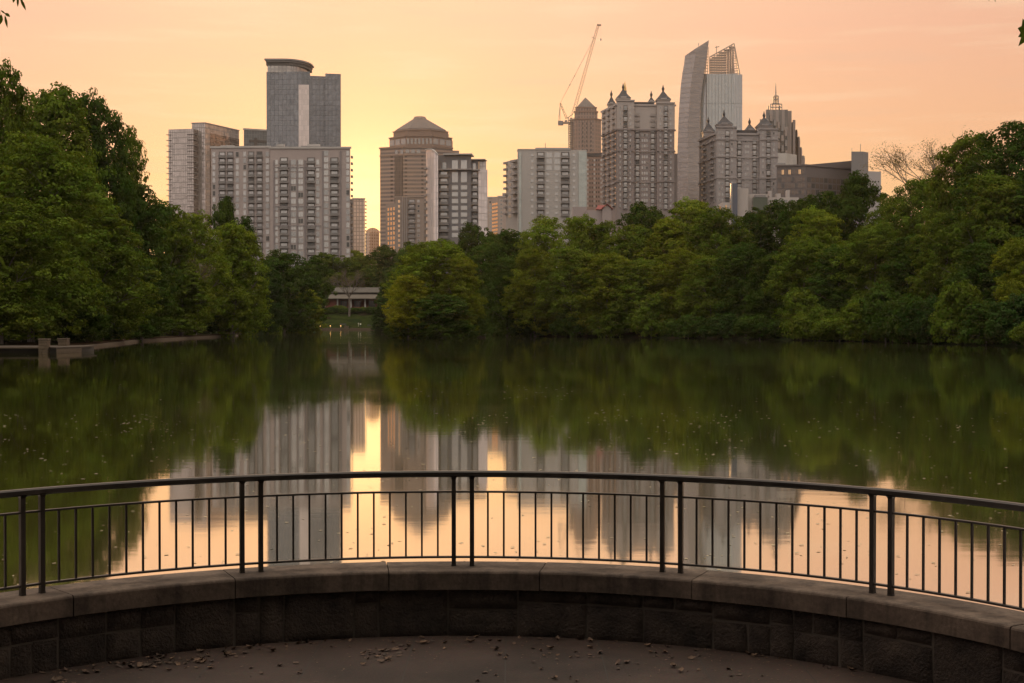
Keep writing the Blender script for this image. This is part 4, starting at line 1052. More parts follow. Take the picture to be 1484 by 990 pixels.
for i in range(6):      # shingled bays, each stopping at its own height
    u = fr.L*i/6; yt = 166+abs(i-1)*5+rngs.random()*6
    for k in range(4):
        y = yt+k*15; fr.box(b.part('stone_bay'), u+.4, u+fr.L/6-.8, zz(y+9, D), zz(y, D), 0, 1.6+k*.8, sd if (i+k) % 2 else M['metal_grey'])
        fr.box(b.part('glass_bay'), u+.5, u+fr.L/6-.9, zz(y+15, D), zz(y+9, D), 0, .9+k*.8, M['glass_dark'])
sp_ = b.part('spire')
for (a, c, y0_, y1_) in ((1119.3, 1135.6, 159, 148), (1124.5, 1130.5, 148, 136)):
    for x in (a, c):
        for dd in (12, 12+(xx(c, D)-xx(a, D))): sp_.beam((xx(x, D), D+dd, zz(y0_, D)), (xx(x, D), D+dd, zz(y1_, D)), .9, M['metal_grey'])
    for y in (y1_, (y0_+y1_)/2-1, y0_-1): sp_.box(xx(a, D), xx(c, D), D+12, D+12+.9, zz(y, D)-.4, zz(y, D)+.4, M['metal_grey'])
for x in (1123, 1127.5, 1132): sp_.beam((xx(x, D), D+14, zz(160, D)), (xx(x, D), D+14, zz(146, D)), .8, M['metal_grey'])
sp_.tube([(xx(1127.5, D), D+14, zz(148, D)), (xx(1127.5, D), D+14, zz(132, D)), (xx(1127.5, D), D+14, zz(117, D))], [.9, .7, .15], M['metal_grey'], 6)
b.done()
# -- shorter turreted building
D = 800
b = Bld('turreted_building', 1070, D, 'shorter turreted apartment building with grey stone walls and four pyramid roofs')
t2 = mat_wall('grey_turret_stone', (.275, .245, .235), .8, .05, .04)
f_, zt = b.block([(1013, D+30), (1036.5, D), (1126, D+2)], 194, t2, back=26, Dz=D)
L_, A = f_; zU = zz(200, D)
for fr in f_:
    for y in (202, 227, 258): b.cornice(fr, zz(y, D), .8, .5, t2, 'string_course')
    b.cornice(fr, zt+.5, 1.1, .8, t2)
def bay2(fr, x0, x1, ytop, out=1.5):
    u0, u1 = fr.px(x0), fr.px(x1); fr.box(b.part('bay'), u0, u1, b.z, zz(ytop, D), .0, out, t2)
    for y in (202, 227, 258): fr.box(b.part('string_course'), u0-.2, u1+.2, zz(y, D)-.4, zz(y, D)+.4, out, out+.5, t2)
    fr.box(b.part('cornice'), u0-.3, u1+.3, zz(ytop, D)-.4, zz(ytop, D)+.4, 0, out+.6, t2)
    return Fr(fr.P(u0, 0, out+.01).xy, fr.P(u1, 0, out+.01).xy)
bL = bay2(A, 1037, 1066, 184.5); bR = bay2(A, 1099.5, 1125.5, 187)
dy = 8.1
for fr, x0 in ((bL, 1050.5), (A, 1068), (A, 1090), (bR, 1110)): b.col('b', fr, x0, x0+6, 189 if fr in (bL, bR) else 200, dy, 13, D, kind=1, depth=1.0)
for fr, x0 in ((bL, 1041), (bL, 1045.5), (bL, 1059), (A, 1079), (A, 1082.5), (bR, 1104), (bR, 1119.5)): b.col('w', fr, x0, x0+2.2, 189 if fr in (bL, bR) else 200, dy, 13, D, .5)
for u in (.2, .45, .7, .92): b.col('w', L_, 1013+23.5*u-1.2, 1013+23.5*u+.9, 200, dy, 12, D, .5, glass=M['glass_mid'])
for i in range(11):
    z_ = zz(204+dy*i, D)
    for u in (.28, .76): L_.box(b.part('side_balcony'), L_.L*u, L_.L*(u+.14), z_, z_+1.1, .2, 1.4, M['slab'])
turret(b, 1038.5, 1062, D-.3, 181, 166, 194, t2); turret(b, 1097, 1120, D-.3, 183, 168, 194, t2)
turret(b, 1018, 1036, D+20, 191, 176, 198, t2); turret(b, 1079.5, 1094, D+16, 189, 178, 196, t2)
A.box(b.part('roof_terrace'), A.px(1067), A.px(1099), zt, zt+2.6, -3.5, -3, M['roofdark'])
b.done()
# -- white annex, long office, end blocks
D = 1000
b = Bld('white_annex', 1140, D, 'plain white block wedged under the stepped skyscraper')
f_, zt = b.block([(1122, D), (1139, D), (1154, D+10)], 222, M['trim_white'], back=16, Dz=D)
f_[0].box(b.part('loading_recess'), f_[0].L*.1, f_[0].L*.9, zz(238, D), zz(236, D), 0, .3, M['glass_mid']); b.done()
D = 760
b = Bld('long_office', 1190, D, 'long low dark office building with ribbon windows and a tall blank end shaft')
brz = mat_plain('bronze_window_glass', (.16, .12, .095), .2, .3); br_ = mat_wall('dark_brown_panel', (.125, .105, .10), .6, .06, .05)
f_, zt = b.block([(1125, D+4), (1167.5, D)], 239, br_, back=25, Dz=D)
g_, z2 = b.block([(1167.5, D), (1234, D+18)], 239.5, br_, back=20, Dz=D)
P = [(xx(1167.5, D), D), (xx(1234, D+18), D+18), (xx(1234, D+18), D+30), (xx(1167.5, D), D+30)]
b.part('sloping_attic').prism(P, z2, [zz(239, D), zz(233, D+18), zz(233, D+18), zz(239, D)], br_)
for fr, x0, x1 in ((f_[0], 1127, 1166), (g_[0], 1169, 1230)):
    n_ = 8 if x0 < 1150 else 10
    for i in range(n_):
        a = x0+(x1-x0)*i/n_; c = x0+(x1-x0)*(i+.86)/n_
        if fr is f_[0]: b.win(fr, fr.px(a), fr.px(c), zz(252.5, D), zz(245, D), M['glass_sun_glint'] if i in (1, 3, 6) else brz, br_, mull=2)
        for j in range(3): b.win(fr, fr.px(a), fr.px(c), zz(263.5+j*9, D), zz(256+j*9, D), brz if (i*3+j) % 4 else M['glass_dark'], br_, mull=2)
    b.cornice(fr, zt+.3, .8, .5, br_)
h_, z3 = b.block([(1233, D-4), (1250, D-4), (1257.5, D)], 221, mat_wall('grey_shaft_render', (.20, .185, .18), .8, .05, .05), 'end_shaft', back=16, Dz=D)
for x, y in ((1249.5, 207), (1237, 213)): b.part('roof_mast').beam((xx(x, D), D+5, z3), (xx(x, D), D+5, zz(y, D)), .22, M['metal_grey'])
b.done()
D = 820
b = Bld('white_end_block', 1266, D, 'white block with tiny windows just past the tall blank shaft')
wr = mat_wall('off_white_render', (.36, .33, .32), .8, .05, .05)
f_, zt = b.block([(1255, D), (1276, D+4)], 248, wr, back=18, Dz=D)
for i in range(4): b.col('w', f_[0], 1259+4*i, 1261.3+4*i, 252+7, 7, 4, D, .4, glass=M['glass_dark'], frame=wr)
b.done()
# -- terraced building low in front
D = 520
b = Bld('terraced_building', 1090, D, 'low terraced white building with a blue panel and green glass, half hidden by tree tops')
wl = mat_wall('warm_white_render', (.40, .35, .32), .8, .06, .1)
b.block([(1066, D), (1084, D)], 273, wl, back=12, Dz=D); b.block([(1084, D+1), (1112, D+1)], 281, wl, back=12, Dz=D); b.block([(1112, D+3), (1157, D+3)], 285, wl, 'wall', back=12, Dz=D)
f_, zt = b.block([(1040, D+9), (1047, D-2), (1066, D-1)], 294, wl, 'lower_wing', back=12, Dz=D)
for x in (1042, 1050, 1057): b.win(f_[0] if x < 1046 else f_[1], (f_[0] if x < 1046 else f_[1]).px(x), (f_[0] if x < 1046 else f_[1]).px(x+3), zz(304, D), zz(297.5, D), M['glass_sun_glint'])
b.part('blue_panel').box(xx(1058, D), xx(1067.5, D), D-1.5, D+.3, b.z, zz(266.5, D), mat_plain('blue_grey_panel', (.085, .09, .115), .5))
b.part('blue_panel').box(xx(1058, D), xx(1060, D), D-1.8, D-1.5, b.z, zz(267, D), M['slab'])
b.part('green_glazing').box(xx(1090, D), xx(1111, D), D-1.5, D+1, b.z, zz(286.5, D), mat_plain('green_tinted_glass', (.075, .085, .06), .15, .2))
b.part('green_glazing').box(xx(1093, D), xx(1108, D), D-1.6, D+4, zz(286.4, D), zz(283, D), M['metal_grey'])
for x0, x1, y in ((1117, 1121, 275), (1128, 1134, 279), (1143, 1147, 274), (1070, 1076, 270)): b.part('roof_box').box(xx(x0, D), xx(x1, D), D+4, D+7, zz(288, D), zz(y, D), wl)
for i in range(5): b.part('window').box(xx(1115+8*i, D), xx(1119+8*i, D), D+2.9, D+3, zz(292, D), zz(288.5, D), M['glass_mid'])
b.done()
# -- crane
D = 1240
b = Bld('tower_crane', 826, D, 'slender luffing tower crane with raised lattice jib against the sky', 'crane')
cr = mat_plain('crane_red_paint', (.38, .22, .15), .5); crw = mat_plain('crane_steel', (.34, .24, .18), .5)
def lattice(mb, a, c, w0, w1, n, m, t=.32):
    a = Vector(a); c = Vector(c); d = (c-a).normalized(); s1 = Vector((0, 1, 0)); s2 = d.cross(s1).normalized()
    cs = lambda t_: [a.lerp(c, t_)+(s1*i+s2*j)*(w0+(w1-w0)*t_)/2 for i, j in ((-1, -1), (1, -1), (1, 1), (-1, 1))]
    for k in range(4): mb.beam(cs(0)[k], cs(1)[k], t, m)
    for i in range(n):
        p, q = cs(i/n), cs((i+1)/n)
        for k in range(4): mb.beam(p[k], q[(k+1) % 4] if i % 2 else q[(k-1) % 4], t*.7, m)
pJ = Vector((xx(830.5, D), D, zz(165, D))); pT = Vector((xx(867, D), D, zz(35, D)))
lattice(b.part('mast'), (xx(826, D), D, b.z), (xx(826, D), D, zz(180, D)), 2.2, 2.2, 40, crw)
lattice(b.part('jib'), pJ, pT, 2.6, 1.8, 34, cr)
b.part('counter_jib').box(xx(808.5, D), xx(829.5, D), D-1.5, D+1.5, zz(179.5, D), zz(177, D), crw)
b.part('counterweight').box(xx(808.5, D), xx(816, D), D-1.8, D+1.8, zz(181.5, D), zz(175.5, D), M['metal_grey'])
b.part('winch').box(xx(818, D), xx(822, D), D-1, D+1, zz(177, D), zz(174.5, D), M['metal_grey'])
b.part('cab').box(xx(825.5, D), xx(829.5, D), D-2.6, D-.6, zz(176, D), zz(171.5, D), crw)
pA = Vector((xx(811.8, D), D, zz(149.5, D)))
mb = b.part('apex_frame')
lattice(mb, (xx(821, D), D, zz(172, D)), pA, 1.6, .9, 6, cr); mb.beam((xx(809.5, D), D, zz(177, D)), pA, .4, crw); mb.beam((xx(811.5, D), D, zz(177, D)), pA, .35, crw)
mb.beam((xx(821, D), D, zz(172, D)), pJ, .6, crw)
for k in (0, 1):
    q = pJ.lerp(pT, .84 if k else .80); b.part('pendant_line').beam(pA, q+Vector((-.5, .2, .4)), .16, crw)
b.part('pendant_line').beam(Vector((xx(809.5, D), D, zz(170, D))), pA, .2, crw)
q = pJ.lerp(pT, .84); b.part('pendant_line').beam(q+Vector((-2.5, 0, 1)), q+Vector((.5, 0, .3)), .4, crw)
for t_ in (.42, .28): s_ = pA.lerp(pJ.lerp(pT, .84), t_); b.part('pendant_line').box(s_.x-.5, s_.x+.5, D-.3, D+.3, s_.z-.5, s_.z+.5, crw)
b.part('hoist_rope').beam((xx(870.5, D), D, zz(38, D)), (xx(870.5, D), D, zz(56, D)), .09, crw)
b.part('jib_head').box(xx(865, D), xx(870.8, D), D-.8, D+.8, zz(37.5, D), zz(35.5, D), crw)
b.part('hook_block').box(xx(869.6, D), xx(871.2, D), D-.4, D+.4, zz(59, D), zz(56, D), M['metal_grey'])
b.done()

# ------------------------------------------------------------------ pavilion and lawn across the lake
D = 620
b = Bld('lakeside_pavilion', 512, D, 'low brick pavilion with grey hipped roof and white columns across the lake', 'pavilion')
bk = mat_wall('red_brick', (.13, .045, .032), .85, .15, .6); shin = mat_wall('weathered_shingle', (.095, .08, .062), .85, .1, .5)
b.z = tz(b.x, D)-1; zf = zz(447, D)
x0, x1 = xx(470, D), xx(600, D)
b.part('terrace_base').box(xx(480, D), x1, D, D+16, b.z-2, zf, bk)
b.part('brick_wall').box(xx(472, D), xx(487, D), D+1, D+15, b.z, zz(433, D), bk)
b.part('brick_wall').box(xx(487, D), x1, D+8, D+15, zf, zz(433, D), bk)
for px in (489, 508.5, 529, 549.5, 570, 590):
    x = xx(px, D); b.part('column').box(x-.28, x+.28, D+.4, D+.95, zf, zz(433.5, D), M['trim_white'])
for px in (498, 518, 539): b.win(Fr((x0, D+8), (x1, D+8)), xx(px-5, D+8)-x0, xx(px+5, D+8)-x0, zf+.6, zz(435.5, D), M['glass_dark'], bk, mull=3)
b.part('balustrade').box(xx(487, D), x1, D+.5, D+.7, zf, zf+.7, bk)
ze, zr = zz(433.5, D), zz(425, D)
P = [(xx(468, D), D-1.5), (x1+2, D-1.5), (x1+2, D+18), (xx(468, D), D+18)]; Q = [(xx(480, D), D+5), (x1-6, D+5), (x1-6, D+11), (xx(480, D), D+11)]
b.part('roof').loft([ring(P, ze), ring(P, ze+.3), ring(Q, zr)], shin)
P = [(xx(479, D), D+3.5), (x1-5, D+3.5), (x1-5, D+13), (xx(479, D), D+13)]; Q = [(xx(484, D), D+7), (x1-8, D+7), (x1-8, D+9), (xx(484, D), D+9)]
b.part('upper_roof').loft([ring(P, zz(424.5, D)), ring(P, zz(423, D)), ring(Q, zz(416, D))], mat_wall('darker_shingle', (.085, .075, .062), .85, .1, .5))
b.done()
# lawn in front of it and the dock edge
def mat_grass():
    m, t, b_ = newmat('lawn_grass'); tcn = t.nodes.new('ShaderNodeTexCoord')
    n = N(t, 'ShaderNodeTexNoise', i_Scale=.25, i_Detail=8.0); t.links.new(tcn.outputs['Object'], n.inputs['Vector'])
    t.links.new(RAMP(t, n.outputs[0], [(.35, (.014, .020, .006)), (.65, (.028, .036, .009))]), b_.inputs['Base Color']); b_.inputs['Roughness'].default_value = .95; b_.inputs['Specular IOR Level'].default_value = 0; return m
stone_l = mat_wall('pale_quay_stone', (.080, .058, .038), .85, .12, .8)
gxs2 = np.arange(-84, -40, 1.5); gys2 = np.arange(563.5, 622, 1.5); A1, A2 = np.meshgrid(gxs2, gys2)
vs = np.stack([A1.ravel(), A2.ravel(), terr(A1, A2).ravel()+.12], 1); nx2, ny2 = len(gxs2), len(gys2); ix = np.arange(nx2*ny2).reshape(ny2, nx2)
fs = np.stack([ix[:-1, :-1].ravel(), ix[:-1, 1:].ravel(), ix[1:, 1:].ravel(), ix[1:, :-1].ravel()], 1)
o = bpy.data.objects.new('lawn', fastmesh('lawn', vs, fs, [mat_grass()], smooth=True)); C.objects.link(o); tag(o, kind='structure')
D = 562
mb = MB(); mb.box(xx(461, D), xx(585, D), D-1.2, D+1.5, -.8, .75, stone_l); q = mb.build('quay_edge', kind='structure')
mb = MB(); mb.box(xx(505, D), xx(552, D), D-4, D-1.3, -.6, .35, stone_l)
for px in (503, 551): mb.box(xx(px, D)-.8, xx(px, D)+.8, D-3.5, D-1.3, -.6, 1.6, stone_l)
q = mb.build('quay_steps'); tag(q, 'pale stone boat landing with two square posts below the pavilion lawn', 'landing')
lampm = mat_plain('lit_lamp_glass', (1, .6, .25), .5, emit=(1, .50, .12), es=2.2)
for i, (px, w) in enumerate(((464.5, 'at the near end of the quay'), (479, 'second along the quay from the dark trees'), (494, 'just before the landing posts'), (556.5, 'past the landing towards the island'), (583, 'half hidden by the island tree'))):
    x = xx(px, D); e = empty('bollard_lamp', (x, D-.6, .75), 'small glowing lamp '+w, 'lamp', 'lamps along the quay')
    m1 = MB(); m1.tube([(x, D-.6, .75), (x, D-.6, 1.35)], .13, M['metal_grey'], 8); m1.build('post', e)
    m1 = MB(); m1.tube([(x, D-.6, 1.35), (x, D-.6, 1.5), (x, D-.6, 1.72)], [.13, .18, .08], lampm, 8); m1.build('lamp_glass', e)
for i, px in enumerate((472, 481, 492, 503, 515, 527, 540, 552)):
    plant('st'[i % 2], px, 0, 10, 606+(i % 3)*3, [DG, BG, MG][i % 3], ['round', 'dark', 'loose', 'low', 'dense', 'leafy', 'small', 'ragged'][i]+' bush on the slope below the pavilion columns', 'slope_bush', 'bush', 'bushes below the pavilion').scale = (1.0, .8, random.uniform(.35, .6))
# a bench on the lawn edge and people on the quay
for px, dd, lab in ((537, 575, 'dark bench on the lawn facing the lake, near the island'), (497, 580, 'dark bench on the lawn nearer the brick wing')):
    x = xx(px, dd); z = tz(x, dd)+.12; e = empty('park_bench', (x, dd, z), lab, 'bench', 'benches on the pavilion lawn')
    wm = M['roofdark']
    m1 = MB(); m1.box(x-1.3, x+1.3, dd-.25, dd+.25, z+.42, z+.48, wm); m1.build('seat', e)
    m1 = MB(); m1.box(x-1.3, x+1.3, dd+.25, dd+.31, z+.5, z+.95, wm); m1.build('backrest', e)
    for s_ in (-1.1, 1.1):
        m1 = MB(); m1.box(x+s_-.05, x+s_+.05, dd-.22, dd+.28, z, z+.42, wm); m1.build('leg', e)
def person(px, D, label, top, low, rot=0.0, stride=.12):
    x = xx(px, D); z = tz(x, D)+.13
    J = {'pel': (0, 0, .95), 'ch': (0, 0, 1.30), 'nk': (0, 0, 1.48), 'hd': (0, -.02, 1.60), 'hd2': (0, -.02, 1.74),
         'la': (-.19, 0, 1.42), 'le': (-.25, .03, 1.14), 'lh': (-.24, -.08, .90), 'ra': (.19, 0, 1.42), 're': (.25, .03, 1.14), 'rh': (.24, -.1, .92),
         'll': (-.10, 0, .90), 'lk': (-.11, -stride*.5, .50), 'lf': (-.11, -stride, .06), 'lt': (-.11, -stride-.14, .03), 'rl': (.10, 0, .90), 'rk': (.11, stride*.4, .50), 'rf': (.11, stride, .06), 'rt': (.11, stride-.14, .03)}
    Rr = dict(pel=.15, ch=.165, nk=.065, hd=.10, hd2=.085, la=.07, le=.05, lh=.04, ra=.07, re=.05, rh=.04, ll=.10, lk=.07, lf=.05, lt=.04, rl=.10, rk=.07, rf=.05, rt=.04)
    E = [('pel', 'ch'), ('ch', 'nk'), ('nk', 'hd'), ('hd', 'hd2'), ('ch', 'la'), ('la', 'le'), ('le', 'lh'), ('ch', 'ra'), ('ra', 're'), ('re', 'rh'), ('pel', 'll'), ('ll', 'lk'), ('lk', 'lf'), ('lf', 'lt'), ('pel', 'rl'), ('rl', 'rk'), ('rk', 'rf'), ('rf', 'rt')]
    ks = list(J); me = bpy.data.meshes.new('person'); me.from_pydata([J[k] for k in ks], [(ks.index(a), ks.index(c)) for a, c in E], [])
    o = bpy.data.objects.new('person', me); C.objects.link(o); o.location = (x, D, z); o.rotation_euler = (0, 0, rot)
    sk = o.modifiers.new('skin', 'SKIN')
    for v, k in zip(me.skin_vertices[0].data, ks): v.radius = (Rr[k], Rr[k]*.85); v.use_root = (k == 'pel')
    sb_ = o.modifiers.new('sub', 'SUBSURF'); sb_.levels = 1; sb_.render_levels = 1
    dg = bpy.context.evaluated_depsgraph_get(); me2 = bpy.data.meshes.new_from_object(o.evaluated_get(dg)); o.modifiers.clear(); o.data = me2
    me2.materials.clear()
    for m in (mat_plain('skin', (.35, .2, .14), .6), top, low, M['roofdark']): me2.materials.append(m)
    for p in me2.polygons:
        c = p.center; p.material_index = 3 if (c.z > 1.66 or (c.z > 1.56 and c.y > .0)) else (0 if c.z > 1.47 or (abs(c.x) > .2 and c.z < 1.0) else (1 if c.z > .93 else 2)); p.use_smooth = True
    tag(o, label, 'person'); return o
wht = mat_plain('white_shirt', (.75, .72, .66), .8); drk = mat_plain('dark_cloth', (.04, .04, .05), .8)
person(522.5, 573, 'person in a white shirt and dark trousers standing on the pavilion lawn', wht, drk, .3)
person(519.5, 577, 'person in pale clothes standing just behind the white-shirted one', mat_plain('beige_top', (.45, .4, .34), .8), mat_plain('beige_trousers', (.3, .26, .2), .8), -2.4, .05)

# ------------------------------------------------------------------ stone landing and bank path
dk = mat_wall('weathered_planks', (.042, .029, .019), .8, .15, 1.5); ash = mat_wall('buff_ashlar', (.11, .080, .052), .85, .2, 1.2); dkd = mat_plain('dark_underside', (.03, .025, .02), .9)
b = Bld('landing_deck', 60, 138, 'low weathered landing deck at the water with pale board edge', 'deck')
mb = b.part('deck_boards')
xa, xb, xc_ = xx(-60, 138), xx(60, 138), xx(112, 140)
zt_ = .56
mb.prism([(xa, 138), (xb, 138), (xb, 150), (xa, 150)], zt_-.12, zt_, dk); mb.prism([(xb, 138.6), (xx(82, 136.5), 136.5), (xc_, 141), (xc_-1, 150), (xb, 150)], zt_-.1, zt_+.02, dk)
b.part('edge_board').beam((xx(82, 136.3), 136.3, .22), (xc_+.1, 140.8, .22), .15, stone_l, .42)
b.part('edge_board').beam((xa, 137.8, .50), (xb, 137.8, .50), .1, stone_l, .12)
b.part('deck_supports').prism([(xa, 138.6), (xb, 138.6), (xx(84, 138), 137.4), (xc_-.6, 141.4), (xc_-1, 149), (xa, 149)], -.7, zt_-.14, dkd); b.done()
for px, D, y0_, y1_, lab in ((62, 137.4, 491, 512.5, 'thick buff stone pillar standing in the water through the deck'), (90, 144, 490.5, 504, 'second buff stone pillar, set back on the deck')):
    x = xx(px, D); w = 6.4/F*D; e = empty('stone_pillar', (x, D, 0), lab, 'pillar'); zt_ = zz(y0_, D)
    m1 = MB(); rg = random.Random(int(px)); zc_ = -.5
    m1.box(x-w+.06, x+w-.06, D+.06, D+2*w-.06, -.5, zt_-.1, dkd)
    while zc_ < zt_-.2:
        h = min(.3, zt_-.15-zc_); cuts = sorted([-w, w]+[rg.uniform(-w*.6, w*.6)])
        for i in range(2):
            j = rg.uniform(0, .05); m1.box(cuts[i]+x+.015, cuts[i+1]+x-.015, D-j, D+w, zc_+.015, zc_+h-.015, ash); m1.box(x+w*.2, x+w+j, D+.02+i*w, D+w+i*w-.02, zc_+.015, zc_+h-.015, ash)
            m1.box(x-w-j, x-w*.2, D+.02+i*w, D+w+i*w-.02, zc_+.016, zc_+h-.014, ash)
        zc_ += h
    m1.build('shaft', e, bevel=.02)
    m1 = MB(); m1.box(x-w-.05, x+w+.05, D-.06, D+2*w+.05, zt_-.12, zt_, ash); m1.build('cap', e, bevel=.02)
# stone edging and path along the bank
def strip(name, pts, w0, w1, h0, h1, mat, kind='structure'):
    mb = MB(); L = [Vector(p) for p in pts]; n = len(L); Lf = []
    for i in range(n):
        d = (L[min(i+1, n-1)]-L[max(i-1, 0)]).normalized(); nn = Vector((-d.y, d.x)); Lf.append((L[i]+nn*w0, L[i]+nn*w1))
    for i in range(n-1):
        a, b2 = Lf[i]; c, d2 = Lf[i+1]; mb.hexa([(b2.x, b2.y, h0), (a.x, a.y, h0), (c.x, c.y, h0), (d2.x, d2.y, h0), (b2.x, b2.y, h1), (a.x, a.y, h1), (c.x, c.y, h1), (d2.x, d2.y, h1)], mat)
    return mb.build(name, kind=kind)
pathm = mat_wall('dusty_path', (.035, .023, .014), .95, .15, .5, spec=0)
bankL = [(-47.5, 141), (-49.5, 163), (-54, 195), (-58, 221), (-59.2, 262), (-60, 300), (-64, 335), (-69, 364)]
strip('bank_edging', bankL, -.2, .35, -.6, .30, stone_l); strip('bank_path', bankL, .36, 3.4, -.2, .45, pathm)
D = 296
mb = MB(); x = xx(324, D); mb.box(x-2.0, x+1.8, D-2, D+5, .35, .55, dk)
for s_ in (-1.7, 1.5): mb.box(x+s_-.12, x+s_+.12, D-1.8, D-1.5, -.8, .35, dkd)
q = mb.build('small_jetty'); tag(q, 'small wooden jetty jutting from the bank below the weeping tree', 'jetty')
# stones round the island foot
mb = MB(); rg = random.Random(3)
for i in range(26):
    a = i/26*2*pi; x, y = ISL[0]+5.6*cos(a)*1.5, ISL[1]+3.6*sin(a); s_ = rg.uniform(.4, .8)
    mb.box(x-s_, x+s_, y-s_*.5, y+s_*.5, -.4, rg.uniform(.18, .42), stone_l)
q = mb.build('island_edging', bevel=.08); tag(q, 'low rough stone edging round the foot of the island', 'edging')
# ------------------------------------------------------------------ the overlook: paving, seat wall, railing
OX, OY, RP = -.3389, 5.8605, 3.7299        # centre of the curve and radius of the rail line
ZC = CAMZ-1.645; ZG = CAMZ-2.082; RI, RO = RP-.205, RP+.185; RW = RP-.175
def OP(t, r, z): return Vector((OX+r*sin(t), OY+r*cos(t), z))
def ang_at(px, r, z):      # angle where the sight line of picture column px crosses the circle r at height z, far side
    k = (px-CX)/F; best = None
    for i in range(-2200, 2200):
        t = i/1000*.8; p = OP(t, r, z); e = abs(p.x/p.y-k)
        if p.y > OY and (best is None or e < best[0]): best = (e, t)
    return best[1]
def mat_paving():
    m, t, b = newmat('scored_concrete'); tcn = t.nodes.new('ShaderNodeTexCoord')
    n1 = N(t, 'ShaderNodeTexNoise', i_Scale=.9, i_Detail=8.0, i_Roughness=.6); t.links.new(tcn.outputs['Object'], n1.inputs['Vector'])
    n2 = N(t, 'ShaderNodeTexVoronoi', i_Scale=110.0); t.links.new(tcn.outputs['Object'], n2.inputs['Vector'])
    c = RAMP(t, n1.outputs[0], [(.35, (.024, .014, .009)), (.65, (.068, .042, .031))])
    c = MIX(t, .35, c, MIX(t, 1.0, c, n2.outputs['Color'], 'MULTIPLY'))
    s = t.nodes.new('ShaderNodeSeparateXYZ'); t.links.new(tcn.outputs['Object'], s.inputs[0])
    f = MATH(t, 'ABSOLUTE', MATH(t, 'SUBTRACT', MATH(t, 'FRACT', MATH(t, 'DIVIDE', MATH(t, 'ADD', s.outputs[0], .64-.30), .6)), .5))
    ln = MATH(t, 'LESS_THAN', f, .006)
    c = MIX(t, ln, c, (.03, .025, .02)); t.links.new(c, b.inputs['Base Color']); b.inputs['Roughness'].default_value = .8; b.inputs['Specular IOR Level'].default_value = .3
    bp = t.nodes.new('ShaderNodeBump'); bp.inputs['Strength'].default_value = .35; bp.inputs['Distance'].default_value = .006
    n4 = N(t, 'ShaderNodeTexNoise', i_Scale=60.0, i_Detail=4.0); t.links.new(tcn.outputs['Object'], n4.inputs['Vector'])
    t.links.new(MATH(t, 'SUBTRACT', n4.outputs[0], MATH(t, 'MULTIPLY', ln, 2.0)), bp.inputs['Height']); t.links.new(bp.outputs[0], b.inputs['Normal'])
    return m
pv = mat_paving(); mb = MB(); na = 64; rg_ = RW+.12
poly = [tuple(OP(-1.75+3.5*i/na, rg_, 0).xy) for i in range(na+1)][::-1]
poly = poly+[(-4.2, -4), (4.2, -4)]
mb.prism(poly, -1.2, ZG, pv); o = mb.build('overlook_paving', kind='structure')

def mat_stonewall(name, c1, c2, scale, bump, dist, streak=False):
    m, t, b = newmat(name); tcn = t.nodes.new('ShaderNodeTexCoord')
    n1 = N(t, 'ShaderNodeTexNoise', i_Scale=scale, i_Detail=9.0, i_Roughness=.68); t.links.new(tcn.outputs['Object'], n1.inputs['Vector'])
    n2 = N(t, 'ShaderNodeTexNoise', i_Scale=scale*14, i_Detail=5.0, i_Roughness=.6); t.links.new(tcn.outputs['Object'], n2.inputs['Vector'])
    c = RAMP(t, n1.outputs[0], [(.34, c1), (.66, c2)])
    c = MIX(t, .5, c, MIX(t, 1.0, c, MIX(t, 1.0, n2.outputs[0], (2.0, 2.0, 2.0), 'MULTIPLY'), 'MULTIPLY'))
    if streak:      # rain stains running down the face
        mp = t.nodes.new('ShaderNodeMapping'); mp.inputs['Scale'].default_value = (9, 9, .8); t.links.new(tcn.outputs['Object'], mp.inputs[0])
        n3 = N(t, 'ShaderNodeTexNoise', i_Scale=1.0, i_Detail=5.0, i_Roughness=.6); t.links.new(mp.outputs[0], n3.inputs['Vector'])
        k = t.nodes.new('ShaderNodeMapRange'); k.inputs[1].default_value = .48; k.inputs[2].default_value = .66; k.inputs[3].default_value = 1.0; k.inputs[4].default_value = .55; t.links.new(n3.outputs[0], k.inputs[0])
        c = MIX(t, 1.0, c, k.outputs[0], 'MULTIPLY')
    t.links.new(c, b.inputs['Base Color']); b.inputs['Roughness'].default_value = .85; b.inputs['Specular IOR Level'].default_value = .3
    bp = t.nodes.new('ShaderNodeBump'); bp.inputs['Strength'].default_value = bump; bp.inputs['Distance'].default_value = dist
    t.links.new(MATH(t, 'ADD', n2.outputs[0], n1.outputs[0]), bp.inputs['Height']); t.links.new(bp.outputs[0], b.inputs['Normal'])
    return m
cop = mat_stonewall('coping_stone', (.052, .036, .026), (.155, .113, .083), 3.0, .35, .008, True)
rub = mat_stonewall('dark_rubble', (.018, .013, .010), (.075, .054, .040), 4.0, .8, .03)
mort = mat_plain('lime_mortar', (.085, .068, .052), .95)
wall = empty('seat_wall', OP(0, RW, ZG), 'curved low stone seat wall with a pale coping carrying the black railing', 'wall')
